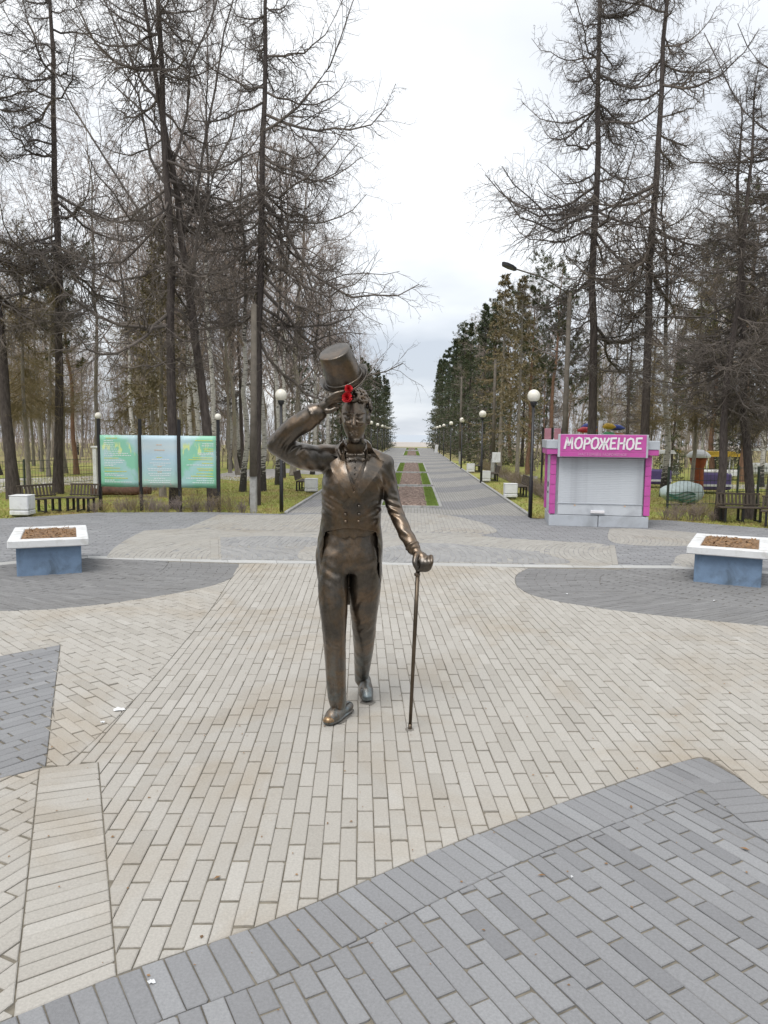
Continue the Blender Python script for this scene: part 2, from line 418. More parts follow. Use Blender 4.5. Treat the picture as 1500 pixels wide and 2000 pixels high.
def inset(p, d):
    n = len(p); o = []
    for i in range(n):
        x, y = p[i]; x0, y0 = p[i-1]; x1, y1 = p[(i+1) % n]
        e0 = (x-x0, y-y0); e1 = (x1-x, y1-y); l0 = math.hypot(*e0); l1 = math.hypot(*e1)
        n0 = (-e0[1]/l0, e0[0]/l0); n1 = (-e1[1]/l1, e1[0]/l1)
        k = 1+n0[0]*n1[0]+n0[1]*n1[1]
        k = max(k, .35)
        o.append((x+(n0[0]+n1[0])*d/k, y+(n0[1]+n1[1])*d/k))
    return o
def worn(p):
    """now and then a corner is knocked off"""
    o = []; n = len(p)
    for i in range(n):
        if random.random() < .22:
            c = np.array(p[i]); a = np.array(p[i-1])-c; b2 = np.array(p[(i+1) % n])-c; la, lb = np.linalg.norm(a), np.linalg.norm(b2)
            d1, d2 = random.uniform(.003,.014), random.uniform(.003,.014)
            if la > .05 and lb > .05: o += [tuple(c+a/la*d1), tuple(c+b2/lb*d2)]; continue
        o.append(p[i])
    return o
def brick_geo(p, z, c0=(0,0)):
    """verts, faces of one paver: chamfered top"""
    p = worn(p); n = len(p); ch = .0045
    q = inset(p, ch)
    if area(q) < .0002: q = p
    dz = random.gauss(0, .0014); tx, ty = random.gauss(0, .006), random.gauss(0, .006)
    cx, cy = sum(a[0] for a in p)/n, sum(a[1] for a in p)/n
    def zz(x, y): return z+dz+tx*(x-cx)+ty*(y-cy)
    vs = [(x-c0[0], y-c0[1], zz(x,y)) for x, y in q] + [(x-c0[0], y-c0[1], zz(x,y)-.0035) for x, y in p] + [(x-c0[0], y-c0[1], z-.028) for x, y in p]
    fs = [tuple(range(n))]
    for i in range(n):
        j = (i+1) % n; fs += [(i, n+i, n+j, j), (n+i, 2*n+i, 2*n+j, n+j)]
    return vs, fs
def px_area(p, z):
    s = 0; q = []
    for x, y in p:
        d = np.array([x, y, z-H]); w_ = d@FW
        if w_ < .3: return 0
        q.append((750+F*(d@RT)/w_, 1000-F*(d@UP)/w_))
    cx, cy = np.mean(q, axis=0)
    if not (-20 < cx < 1520 and 0 < cy < 2020): return 0
    return abs(area(q))
def tints(): return min(1., max(0., random.gauss(.5, .15) if random.random() > .07 else random.choice((.05,.12,.95))))
def make_field(parent, bricks, mat, z, nmax=290, name='brick'):
    """largest ones as objects of their own, the rest as one part"""
    order = sorted(range(len(bricks)), key=lambda i: -px_area(bricks[i], z))
    single = set(i for i in order[:nmax] if px_area(bricks[i], z) > 40)
    V, Fc, T = [], [], []
    for i, p in enumerate(bricks):
        tn = tints()
        if i in single:
            c0 = (sum(a[0] for a in p)/len(p), sum(a[1] for a in p)/len(p))
            vs, fs = brick_geo(p, z, c0)
            me = bpy.data.meshes.new(name); me.from_pydata(vs, [], fs); me.materials.append(mat)
            a = me.attributes.new('tint', 'FLOAT', 'POINT'); a.data.foreach_set('value', [tn]*len(vs)); me.update()
            o = link(name, me, parent); o.location = (c0[0], c0[1], 0)
        else:
            vs, fs = brick_geo(p, z); b0 = len(V); V += vs; Fc += [tuple(k+b0 for k in f) for f in fs]; T += [tn]*len(vs)
    if V:
        me = bpy.data.meshes.new(name+'_field'); me.from_pydata(V, [], Fc); me.materials.append(mat)
        a = me.attributes.new('tint', 'FLOAT', 'POINT'); a.data.foreach_set('value', T); me.update()
        tag(link(name+'_field', me, parent), kind='stuff')
    return len(bricks)

ROW = math.radians(90+4.0)
kerbpx = [(-420,1140),(0,1104),(100,1094),(165,1090.5),(470,1099),(750,1102.5),(1030,1107.5),(1350,1111),(1500,1121),(1900,1150)]
kerb_n = smoothline(G2(kerbpx), 60)
diag = smoothline(G2([(-260,2110),(25,1985),(228,1903),(560,1785),(900,1640),(1250,1513),(1340,1484),(1375,1478),(1402,1491),(1500,1560),(1900,1850),(2300,2150)]), 90)
rlobe = smoothline(G2([(1032,1109.5),(1012,1120),(1006,1132),(1014,1148),(1060,1168),(1190,1190),(1350,1208),(1500,1223),(1900,1262)]), 60)
llobe = smoothline(G2([(466,1101),(467,1110),(455,1126),(425,1140),(370,1153),(260,1172),(120,1188),(0,1193),(-450,1205)]), 60)
seam = smoothline(G2([(466,1104),(415,1185),(330,1290),(230,1400),(130,1495)]), 30)

def between(A, x0, x1): return [q for q in A if x0 <= q[0] <= x1]
kmid = between(kerb_n, llobe[0][0]+.02, rlobe[0][0]-.02)
d_left = G2([(228,1903)])[0]
diag_r = [q for q in diag if q[0] > d_left[0]]
L1 = [llobe[0]] + kmid + rlobe + [G2([(1900,1262)])[0]] + diag_r[::-1] + G2([(228,1903),(192,1488),(130,1495)]) + seam[::-1]
L2 = llobe[1:] + G2([(-450,1330),(0,1281),(118,1259),(112,1310),(103,1380),(90,1495),(130,1495)]) + seam[::-1][1:-1]
STR = G2([(77,1500),(192,1488),(228,1903),(25,1985)])
L4 = G2([(-450,1640),(0,1520),(77,1500),(25,1985),(-260,2110),(-700,2300)])
light_p = tag(sheet('light_paving', G2([(470,1140),(900,1140),(900,1600),(300,1600)]), -.026, M['joint']), kind='structure')
bricks = []
bricks += lay(L1, ROW)
bricks += lay(L2, heading((112,1336),(237,1416)), jit=.3)
s0 = np.array(STR); bricks += ribbon([STR[0], STR[3]], [STR[1], STR[2]], stagger=False, bl=.6)
bricks += lay(L4, heading((0,1570),(70,1535)), jit=.3)
make_field(light_p, bricks, M['light'], 0.0, 298)

# dark paving: big diagonal field with its soldier course, field at the left, lobes at the white line
dark_p = tag(sheet('dark_paving', G2([(600,1900),(1300,1900),(1300,2300),(600,2300)]), -.026, M['joint']), kind='structure')
def offset_line(A, d):
    P = np.array(A); T = np.gradient(P, axis=0); T /= np.linalg.norm(T, axis=1)[:,None]; return [tuple(q) for q in P + d*np.c_[T[:,1], -T[:,0]]]
diag_i = offset_line(diag, BL)
# the offset curve folds at the tight corner: drop the folded points
keep = []
for q in diag_i:
    dmin = min(math.hypot(q[0]-a[0], q[1]-a[1]) for a in diag)
    if dmin > BL*.985: keep.append(q)
diag_i = keep
bricks = []
ci = min(range(len(diag)), key=lambda i: math.hypot(diag[i][0]-1.87, diag[i][1]-4.57))
def soldiers(leg, skip, rev=False):
    res = []; n = int(resample(leg, 5)[1]/BW); a, _ = resample(leg, n+1)
    for i in range(n):
        i0, i1 = max(0, i-3), min(n, i+4)
        tg = a[i1]-a[i0]; tg /= np.linalg.norm(tg); nn = np.array([tg[1], -tg[0]])
        if (i+1)*BW < skip: continue
        p, q = a[i]+tg*GAP/2, a[i+1]-tg*GAP/2
        g = [tuple(p+nn*.003), tuple(q+nn*.003), tuple(q+nn*(BL-GAP/2)), tuple(p+nn*(BL-GAP/2))]
        res.append(g if area(g) > 0 else g[::-1])
    return res
bricks += soldiers(diag[:ci-1], 0)
bricks += soldiers(diag[ci+1:], .27)
D2 = diag_i + G2([(2300,2900),(-400,2900)])
bricks += lay(D2, heading((1255,1592),(1448,1705)), jit=.3, hg=(.6,1.1), sg=(.25,.70))
D1 = G2([(118,1259),(0,1281),(-450,1330),(-450,1640),(0,1520),(90,1495),(103,1380),(112,1310)])
bricks += lay(D1, heading((0,1301),(116,1275)), jit=.3)
make_field(dark_p, bricks, M['dark'], 0.0, 298)

lobe_p = tag(sheet('lobe_paving', G2([(1100,1130),(1300,1130),(1300,1170),(1100,1170)]), -.026, M['joint']), kind='structure')
bricks = []
rin = smoothline(G2([(1215,1112),(1183,1120),(1172,1131),(1190,1149),(1330,1167),(1400,1178),(1475,1188),(1900,1225)]), 50)
bricks += ribbon(rlobe, rin)
RI = rin + G2([(1900,1151)]) + [q for q in kerb_n[::-1] if q[0] > rin[0][0]]
bricks += lay(RI, heading((1200,1130),(1400,1165)))
lin = smoothline(G2([(330,1097),(318,1112),(280,1130),(224,1142),(122,1153),(0,1158),(-450,1165)]), 50)
bricks += ribbon(llobe, lin)
LI = lin + G2([(-450,1141)]) + [q for q in kerb_n if G2([(-420,1140)])[0][0] < q[0] < lin[0][0]]
bricks += lay(LI, heading((0,1130),(120,1150)))
make_field(lobe_p, bricks, M['dark2'], 0.0, 298)

# pale flush kerb between the two pavings
kw = ribbon(kerb_n, offset_line(kerb_n, -.24), bl=.6, bw=.75, gap=.004, stagger=False)
kp = tag(sheet('pale_kerb', [kerb_n[20], kerb_n[40], (0, 11.6)], -.024, M['joint']), kind='structure')
make_field(kp, kw, M['kerb_white'], .002, 60, 'kerb_stone')

# ---- patterned paving beyond the pale kerb
far_p = tag(sheet('patterned_paving', [(-6,13),(6,13),(6,16),(-6,16)], -.028, M['joint']), kind='structure')
kfar = offset_line(kerb_n, -.245)
FARP = [q for q in kfar] + [right_far[-1]] + right_far[::-1] + [(AXR,18.7),(AXL,18.7)] + left_far[::-1]
fb = lay(FARP, math.radians(3), bl=.305, bw=.0835)
make_field(far_p, fb, M['dark'], 0.0, 120)
def arc(R, sgn=1):
    def f(u): return sgn*(R-math.sqrt(max(R*R-min(u*u, R*R*.92), 0)))
    return f
def px_poly(p, smooth=True):
    q = G2(p); return smoothline(q+[q[0]], 8*len(q))[:-1] if smooth else q
def arcs(p, org, R, sgn, smooth=True):
    """bricks in nested arcs: rows across the view, bent"""
    return lay(px_poly(p, smooth), math.radians(90), org=tuple(gnd(*org)[:2]), warp=arc(R, sgn), jit=.3)
ls = []
ls += arcs([(206,1089.5),(228,1066),(268,1043),(304,1028),(375,1010),(430,1005.5),(560,1006),(700,1002),(850,1004),(930,1018),(966,1032),(968,1040),(940,1046),(1000,1052),(1100,1058),(1188,1066),(1194,1104),(1060,1102),(800,1098),(600,1095),(411,1093)], (330,1075), 2.9, -1)
ls += arcs([(1190,1033),(1240,1033),(1350,1040),(1430,1052),(1340,1066),(1200,1060)], (1250,1045), 3.0, 1)
ls += arcs([(1316,1098),(1322,1086),(1345,1082),(1420,1085),(1420,1108),(1318,1106)], (1350,1095), 1.6, 1)
make_field(far_p, ls, M['light2'], .005, 100)
dk = []
dk += arcs([(430,1050),(520,1047.5),(600,1049),(690,1060),(690,1078),(620,1094),(432,1094)], (470,1094), 1.35, 1, False)
dk += arcs([(745,1072),(800,1063),(870,1062),(950,1069),(1040,1078),(1085,1088),(1102,1101),(900,1098),(740,1097)], (900,1085), 3.2, 1)
make_field(far_p, dk, M['mid'], .010, 60)
lt = arcs([(580,1087),(588,1076),(612,1068),(680,1066),(740,1074),(720,1096),(600,1095)], (600,1095), 1.3, 1)
lt += ribbon(G2([(411,1050),(411,1093)]), G2([(426,1048),(428,1093)]), bl=.5, bw=.3, stagger=False)
lt += ribbon(G2([(1190,1066),(1196,1104)]), G2([(1201,1066),(1208,1104)]), bl=.5, bw=.3, stagger=False)
make_field(far_p, lt, M['light2'], .015, 40)

# ---- lawns each side, worn paths in the wood
lawnL = left_far[::-1] + [(-16,17.2),(-30,24),(-30,40),(AXL-.1,60),(AXL-.1,18.9)]
sheet('lawn', lawnL, -.045, M['lawn'])
lawnR = [(AXR+.1,18.9),(AXR+.1,60),(30,60),(30,20)] + right_far[::-1]
sheet('lawn', lawnR, -.045, M['lawn'])
sheet('path', [tuple(gnd(*q)[:2]) for q in [(-200,962),(0,960),(60,952),(190,940),(190,927),(60,932),(-200,938)]], -.038, M['path_pale'])
sheet('path', [tuple(gnd(*q)[:2]) for q in [(430,934),(470,938),(530,934),(560,922),(620,926),(640,921),(560,914),(470,916),(430,924)]], -.038, M['path_pale'])
sheet('path', [tuple(gnd(*q)[:2]) for q in [(1290,958),(1400,953),(1700,952),(1700,944),(1400,945),(1290,949)]], -.038, M['path_pale'])
sheet('path', [tuple(gnd(*q)[:2]) for q in [(975,930),(1050,935),(1050,929),(985,924)]], -.038, M['path_pale'])

# ---- flower beds down the middle of the alley
def flower_bed(y0, y1, label, xw=.80, xm=.46):
    o = empty('flower_bed', (0, y0, 0), 0, label, 'flower bed', 'flower beds down the alley')
    cx = -.02
    kb = MB()
    for (c_, d) in [((cx, .04, .0), (2*xw+.16, .08, .10)), ((cx, y1-y0-.04, .0), (2*xw+.16, .08, .10)), ((cx-xw-.04, (y1-y0)/2, .0), (.08, y1-y0-.16, .10)), ((cx+xw+.04, (y1-y0)/2, .0), (.08, y1-y0-.16, .10))]:
        kb.box(c_, d, ch=.01)
    kb.build('kerb', M['concrete'], o)
    MB().add([(cx-xw, .08, .022), (cx+xw, .08, .022), (cx+xw, y1-y0-.08, .022), (cx-xw, y1-y0-.08, .022)], [(0,1,2,3)]).build('turf_border', M['turf'], o)
    r = random.Random(int(y0*10)); V = []; Fs = []
    L = y1-y0; nx, ny = 14, max(6, int(L*3))
    for j in range(ny+1):
        for i in range(nx+1):
            e = 0 if i in (0, nx) or j in (0, ny) else 1
            V.append((cx-xm+2*xm*i/nx+r.uniform(-.02,.02), .28+(L-.56)*j/ny, .027+e*(.03+r.uniform(0,.04))))
    for j in range(ny):
        for i in range(nx): a = j*(nx+1)+i; Fs.append((a, a+1, a+nx+2, a+nx+1))
    MB().add(V, Fs, False).build('mulch', M['mulch'], o)
    # turf blades
    n = int(min(5000, 700*L)); V = np.zeros((n,3,3)); side = np.where(rng.random(n) < .5, -1, 1)
    bx = cx + side*(xm+.02+(xw-xm-.04)*rng.random(n)); by = .1+(L-.2)*rng.random(n); h_ = .03+.05*rng.random(n); a = rng.random(n)*6.28; wd = .008
    V[:,0] = np.c_[bx-wd*np.cos(a), by-wd*np.sin(a), np.full(n,.02)]; V[:,1] = np.c_[bx+wd*np.cos(a), by+wd*np.sin(a), np.full(n,.02)]; V[:,2] = np.c_[bx+.03*(rng.random(n)-.5), by+.03*(rng.random(n)-.5), .02+h_]
    tag(link('grass', np_mesh('grass', V.reshape(-1,3), np.arange(3*n).reshape(-1,3), M['turf']), o), kind='stuff')
beds = [(20.45,28.3,'nearest brown flower bed with green edges on the alley axis'), (29.3,38.4,'second flower bed from the plaza on the alley axis'),
        (39.6,52.0,'third flower bed from the plaza, behind the cross path strip'), (71,90,'fourth flower bed far down the alley'), (98,110,'farthest flower bed near the end of the alley')]
for bb in beds: flower_bed(*bb)
# ================================================================== bronze statue (sculpted as distance fields, meshed with surface nets)
class Field:
    def __init__(s, lo, hi, res):
        s.lo = np.array(lo, float); s.res = res
        s.n = np.ceil((np.array(hi)-s.lo)/res).astype(int)+1
        s.ax = [s.lo[i]+res*np.arange(s.n[i]) for i in range(3)]
        s.D = np.full(s.n, .2, np.float32); s.alt = None
    def region(s, lo, hi):
        a = np.clip(np.floor((np.array(lo)-s.lo)/s.res).astype(int), 0, s.n-1); b = np.clip(np.ceil((np.array(hi)-s.lo)/s.res).astype(int)+1, 1, s.n)
        sl = tuple(slice(a[i], b[i]) for i in range(3))
        X, Y, Z = s.ax[0][sl[0]][:,None,None], s.ax[1][sl[1]][None,:,None], s.ax[2][sl[2]][None,None,:]
        return sl, X, Y, Z
    def put(s, sl, d, k, mode='u'):
        A = s.D[sl]
        if mode == 'u':
            h = np.maximum(k-np.abs(A-d), 0)/k; s.D[sl] = np.minimum(A, d)-h*h*k*.25
        else:
            h = np.maximum(k-np.abs(A+d), 0)/k; s.D[sl] = np.maximum(A, -d)+h*h*k*.25
    def cap(s, a, b, ra, rb=None, k=.03, mode='u', sq=(1,1,1)):
        rb = ra if rb is None else rb; a, b = np.array(a, float), np.array(b, float); R = max(ra, rb)+k+.03
        R = R/np.array(sq)
        sl, X, Y, Z = s.region(np.minimum(a, b)-R, np.maximum(a, b)+R)
        ab = (b-a)*np.array(sq); L = max(ab@ab, 1e-9)
        x, y, z = (X-a[0])*sq[0], (Y-a[1])*sq[1], (Z-a[2])*sq[2]
        t_ = np.clip((x*ab[0]+y*ab[1]+z*ab[2])/L, 0, 1)
        d = np.sqrt((x-ab[0]*t_)**2+(y-ab[1]*t_)**2+(z-ab[2]*t_)**2)-(ra+(rb-ra)*t_)
        s.put(sl, d.astype(np.float32), k, mode)
    def chain(s, pts, k=.03, sq=(1,1,1), sub=4):
        """one smooth tapering limb through the joints, joined to the rest with blend k"""
        A = np.array([np.r_[p, r] for p, r in pts]); 
        if len(A) > 2 and sub > 1:
            Q = np.r_[A[:1], A, A[-1:]]; o = []
            for i in range(1, len(Q)-2):
                for u in np.linspace(0, 1, sub, endpoint=False):
                    o.append(.5*(2*Q[i]+(Q[i+1]-Q[i-1])*u+(2*Q[i-1]-5*Q[i]+4*Q[i+1]-Q[i+2])*u*u+(3*Q[i]-Q[i-1]-3*Q[i+1]+Q[i+2])*u**3))
            A = np.array(o+[A[-1]])
        R = (A[:,3].max()+k+.03)/np.array(sq)
        sl, X, Y, Z = s.region(A[:,:3].min(0)-R, A[:,:3].max(0)+R); d = None
        for a, b in zip(A, A[1:]):
            ab = (b[:3]-a[:3])*np.array(sq); L = max(ab@ab, 1e-9); x, y, z = (X-a[0])*sq[0], (Y-a[1])*sq[1], (Z-a[2])*sq[2]
            t_ = np.clip((x*ab[0]+y*ab[1]+z*ab[2])/L, 0, 1)
            q = (np.sqrt((x-ab[0]*t_)**2+(y-ab[1]*t_)**2+(z-ab[2]*t_)**2)-(a[3]+(b[3]-a[3])*t_)).astype(np.float32)
            d = q if d is None else np.minimum(d, q)
        s.put(sl, d, k)
    def ell(s, c, r, k=.02, mode='u', rot=None):
        c, r = np.array(c, float), np.array(r, float); R = r.max()+k+.03
        sl, X, Y, Z = s.region(c-R, c+R)
        x, y, z = X-c[0]+0*Y+0*Z, Y-c[1]+0*X+0*Z, Z-c[2]+0*X+0*Y
        if rot is not None:
            m3 = np.array(rot); x, y, z = [m3[0][i]*x+m3[1][i]*y+m3[2][i]*z for i in range(3)]
        k0 = np.sqrt((x/r[0])**2+(y/r[1])**2+(z/r[2])**2)+1e-6; k1 = np.sqrt((x/r[0]**2)**2+(y/r[1]**2)**2+(z/r[2]**2)**2)+1e-6
        s.put(sl, (k0*(k0-1)/k1).astype(np.float32), k, mode)
    def loft(s, tab, n=2.3, k=.03, cutfn=None, grow=0.0):
        """tab rows: photo y, left x, right x, centre Y, half depth"""
        zs, cx, a, cy, b = [], [], [], [], []
        for py, xl, xr, Y, d in tab:
            l, r = at(xl, py, Y), at(xr, py, Y); zs.append((l[2]+r[2])/2); cx.append((l[0]+r[0])/2); a.append((r[0]-l[0])/2+grow); cy.append(Y); b.append(d+grow)
        o = np.argsort(zs); zs = np.array(zs)[o]
        zz = np.linspace(zs[0], zs[-1], 60)
        def sm(v):
            v = np.interp(zz, zs, np.array(v)[o]); 
            for _ in range(6): v[1:-1] = (v[:-2]+2*v[1:-1]+v[2:])/4
            return v
        cx, a, cy, b = map(sm, (cx, a, cy, b))
        lo = (min(cx-a)-.06, min(cy-b)-.06, zs[0]-.05); hi = (max(cx+a)+.06, max(cy+b)+.06, zs[-1]+.05)
        sl, X, Y, Z = s.region(lo, hi)
        f = lambda v: np.interp(Z.ravel(), zz, v)[None,None,:]
        A, B = f(a), f(b)
        q = (np.abs((X-f(cx))/A)**n+np.abs((Y-f(cy))/B)**n)**(1/n)
        d = (q-1)*np.minimum(A, B)
        d = np.maximum(d, np.maximum(zs[0]-Z, Z-zs[-1]))
        if cutfn is not None: d = np.maximum(d, cutfn(X, Y, Z, f(cy), B))
        s.put(sl, d.astype(np.float32), k)
    def fold(s, c, r, dr, lam, amp, ph=0.):
        c = np.array(c); dr = np.array(dr, float); dr /= np.linalg.norm(dr)
        sl, X, Y, Z = s.region(c-2*r, c+2*r)
        x, y, z = X-c[0], Y-c[1], Z-c[2]; g = np.exp(-(x*x+y*y+z*z)/(r*r)); u = x*dr[0]+y*dr[1]+z*dr[2]
        s.D[sl] += (amp*g*np.sin(2*np.pi*u/lam+ph+3*x-2*y)).astype(np.float32)
    def lumps(s, amp, lam, seed):
        r = np.random.default_rng(seed); X, Y, Z = s.ax[0][:,None,None], s.ax[1][None,:,None], s.ax[2][None,None,:]
        w = 0
        for i in range(5):
            q = r.normal(size=3); q /= np.linalg.norm(q); q *= 2*np.pi/lam*r.uniform(.7, 1.5); w = w+np.sin(q[0]*X+q[1]*Y+q[2]*Z+r.uniform(0, 6))
        s.D += (amp*w/2.5).astype(np.float32)
    def front(s, x, z):
        """nearest-to-camera surface Y at (x, z)"""
        D = s.D if s.alt is None else s.alt
        def col(i, k):
            c_ = D[min(max(i,0),s.n[0]-1),:,min(max(k,0),s.n[2]-1)]; j = np.nonzero(c_ < 0)[0]
            if len(j) == 0: return None
            j = j[0]; return s.ax[1][0] if j == 0 else s.ax[1][j-1]+s.res*c_[j-1]/(c_[j-1]-c_[j])
        fx, fz = (x-s.lo[0])/s.res, (z-s.lo[2])/s.res; i, k = int(fx), int(fz); fx -= i; fz -= k
        v = [col(i,k), col(i+1,k), col(i,k+1), col(i+1,k+1)]
        if any(q is None for q in v): return None
        return (v[0]*(1-fx)+v[1]*fx)*(1-fz)+(v[2]*(1-fx)+v[3]*fx)*fz
    def mesh(s, name, mat, parent=None):
        D = s.D; I = D < 0; n = D.shape
        c8 = [I[dx:n[0]-1+dx, dy:n[1]-1+dy, dz:n[2]-1+dz] for dx in (0,1) for dy in (0,1) for dz in (0,1)]
        su = sum(c.astype(np.int8) for c in c8); act = (su > 0) & (su < 8)
        idx = np.argwhere(act); m_ = len(idx)
        ids = np.full(act.shape, -1, np.int32); ids[act] = np.arange(m_)
        acc = np.zeros((m_,3)); cnt = np.zeros(m_)
        for ax in range(3):
            o1, o2 = [k for k in range(3) if k != ax]
            for p in (0,1):
                for q in (0,1):
                    a = idx.copy(); a[:,o1] += p; a[:,o2] += q; b2 = a.copy(); b2[:,ax] += 1
                    da = D[a[:,0],a[:,1],a[:,2]]; db = D[b2[:,0],b2[:,1],b2[:,2]]; mk = (da < 0) != (db < 0)
                    t_ = np.where(mk, da/np.where(da == db, 1, da-db), 0)
                    pos = a.astype(float); pos[:,ax] += t_; acc[mk] += pos[mk]; cnt[mk] += 1
        V = s.lo+s.res*acc/cnt[:,None]
        quads = []
        for ax in range(3):
            o1, o2 = (ax+1) % 3, (ax+2) % 3
            sa = [slice(None)]*3; sb = [slice(None)]*3; sa[ax] = slice(0, n[ax]-1); sb[ax] = slice(1, n[ax])
            A, B = I[tuple(sa)], I[tuple(sb)]; ch = np.argwhere(A != B)
            ok = (ch[:,o1] > 0) & (ch[:,o2] > 0) & (ch[:,o1] < n[o1]-1) & (ch[:,o2] < n[o2]-1); ch = ch[ok]
            sg = A[ch[:,0],ch[:,1],ch[:,2]]
            def cid(d1, d2):
                c = ch.copy(); c[:,o1] += d1; c[:,o2] += d2; return ids[c[:,0],c[:,1],c[:,2]]
            q = np.c_[cid(-1,-1), cid(0,-1), cid(0,0), cid(-1,0)]
            q[~sg] = q[~sg][:,::-1]; quads.append(q)
        Q = np.concatenate(quads); Q = Q[(Q >= 0).all(1)]
        return link(name, np_mesh(name, V, Q, mat, True), parent)

# ---- bronze
mt, t, b = nodes('patinated_bronze'); p = wpos(t)
big = noise(t, p, 5.5, 5, .6, .4); fine = noise(t, p, 45, 5, .65)
c = ramp(t, big, [(.28, (.068,.060,.052)), (.46, (.105,.088,.071)), (.60, (.155,.106,.066)), (.78, (.128,.112,.093))])
c = mixc(t, .5, c, ramp(t, fine, [(.3, (.6,.6,.6)), (.7, (1.35,1.33,1.3))]), 'MULTIPLY')
sz = N(t, 'ShaderNodeSeparateXYZ', {0: p}).outputs[2]
low = N(t, 'ShaderNodeMapRange', {0: sz, 1: .62, 2: .05, 3: 0., 4: .75}).outputs[0]
drip = ramp(t, noise(t, scaled(t, p, (9,9,2.6)), 1.4, 5, .65), [(.42, (0,0,0)), (.62, (1,1,1))])
pk = N(t, 'ShaderNodeMath', {0: low, 1: drip}, operation='MULTIPLY').outputs[0]
c = mixc(t, pk, c, (.20,.25,.27))
t.links.new(c, b.inputs['Base Color'])
b.inputs['Metallic'].default_value = .97; b.inputs['Coat Weight'].default_value = .6; b.inputs['Coat Roughness'].default_value = .22; b.inputs['Coat IOR'].default_value = 1.6
r_ = ramp(t, noise(t, p, 16, 4, .6), [(.3, (.33,.33,.33)), (.7, (.46,.46,.46))]); t.links.new(r_, b.inputs['Roughness'])
bump(t, b, N(t, 'ShaderNodeMath', {0: noise(t, p, 120, 3, .6), 1: noise(t, p, 32, 3)}, operation='ADD').outputs[0], .22, .005)
M['bronze'] = mt
M['bronze_dark'] = simple('bronze_brown', (.12,.095,.07), .4, metal=.95, var=.3, nscale=12, bmp=.1)
M['mortar'] = simple('anchor_cement', (.19,.175,.155), .9, var=.3, nscale=25, bmp=.5, dirt=(.16,.14,.115))  # real cement, its colour darkened to act as contact shade under shoes and cane
M['bronze_worn'] = simple('bronze_polished', (.30,.20,.115), .36, metal=.9, var=.2, nscale=30, bmp=.1)
PX = 1/288.0
def P(x, y, Y): return at(x, y, Y)
statue = empty('bronze_statue', (-.35, 5.1, 0), 0, 'bronze gentleman in tailcoat raising his top hat and holding a cane', 'statue')
statue_parts = []
LO = (-1.08, 4.72, 0.0)

# ---- body: head, neck, trunk, hands and trousered legs
B = Field((-.80, 4.76, 0.0), (.24, 5.66, 2.40), .0064)
B.loft([(895,655,742,5.20,.10),(925,640,746,5.19,.125),(950,637,744,5.18,.135),(1000,636,738,5.19,.125),(1030,631,738,5.20,.118),(1060,626,741,5.19,.130),(1088,624,743,5.18,.140),(1104,630,738,5.17,.125),(1116,650,716,5.17,.08)], 2.3, .03)
fl = [(652,1090,5.14,.092),(650.5,1143,5.11,.106),(651.5,1185,5.075,.0995),(652.5,1212,5.06,.090),(653.5,1250,5.04,.079),(655.5,1303,5.025,.0715),(657.5,1351,5.03,.0655),(660,1374,5.04,.059)]
bl_ = [(712,1090,5.17,.096),(713,1143,5.19,.112),(711,1185,5.195,.102),(711,1212,5.21,.090),(711,1240,5.24,.082),(710,1271,5.33,.072),(708,1298,5.42,.062),(706,1326,5.51,.051)]
B.chain([(P(x,y,Y), r) for x,y,Y,r in fl], .030); B.chain([(P(x,y,Y), r) for x,y,Y,r in bl_], .030)
# neck and head
HY = 5.10
B.cap(P(695,900,5.20), P(694,858,5.14), .068, .058, .03)
B.ell(P(692,802,HY+.03), (.095, .124, .128), .03)
B.ell(P(692.5,825,HY-.01), (.083, .104, .105), .03)
B.ell(P(693.5,846,HY-.036), (.055, .076, .060), .03)
B.ell(P(694.5,861,HY-.088), (.023, .022, .016), .025)
FYc = HY-.12
for ex in (678.5, 704): B.ell(P(ex, 818, FYc-.008), (.026, .026, .017), .018, 's')          # sockets
B.cap(P(671,808,FYc+.020), P(684,808.5,FYc+.004), .008, .009, .012); B.cap(P(699,808,FYc+.004), P(712,807,FYc+.020), .009, .008, .012)   # brows
for ex in (679, 703.5):
    B.ell(P(ex, 818.5, FYc+.022), (.017, .016, .0115), .004)                                  # eyeball
    B.cap(P(ex-6.5, 816, FYc+.013), P(ex+6.5, 815.5, FYc+.011), .0045, .0045, .006)           # upper lid
    B.cap(P(ex-4, 826.5, FYc+.018), P(ex+4, 827, FYc+.016), .012, .012, .022)                 # cheekbone
B.cap(P(691,809,FYc+.000), P(690.5,831,FYc-.034), .0085, .0135, .014)                         # nose
B.cap(P(685.5,834,FYc-.004), P(696,834,FYc-.004), .0095, .0095, .010)
for nx in (687.5, 694): B.ell(P(nx, 837.5, FYc-.016), (.0045,.006,.004), .004, 's')
B.cap(P(682.5,846,FYc+.008), P(691.5,846,FYc-.001), .0040, .0064, .007); B.cap(P(691.5,846,FYc-.001), P(702,845.3,FYc+.008), .0064, .0040, .007)
B.cap(P(686,850.4,FYc+.004), P(698,850,FYc+.004), .0068, .0068, .007)
B.cap(P(682,847.6,FYc-.001), P(691.5,848.6,FYc-.008), .0026, .0036, .003, 's'); B.cap(P(691.5,848.6,FYc-.008), P(702.5,847.2,FYc-.001), .0036, .0026, .003, 's')
B.ell(P(692.5,856,FYc-.003), (.022, .012, .006), .010, 's')
for ex, s_ in ((665, -1), (720.5, 1)):
    B.ell(P(ex, 820, HY+.035), (.014, .030, .034), .008); B.ell(P(ex+s_*3, 820, HY+.022), (.006, .013, .018), .006, 's')
# shirt collar
for a0, a1 in (((676,881,5.07),(672,867,5.13)), ((712,881,5.07),(716,867,5.13))): B.cap(P(*a0), P(*a1), .012, .010, .012)
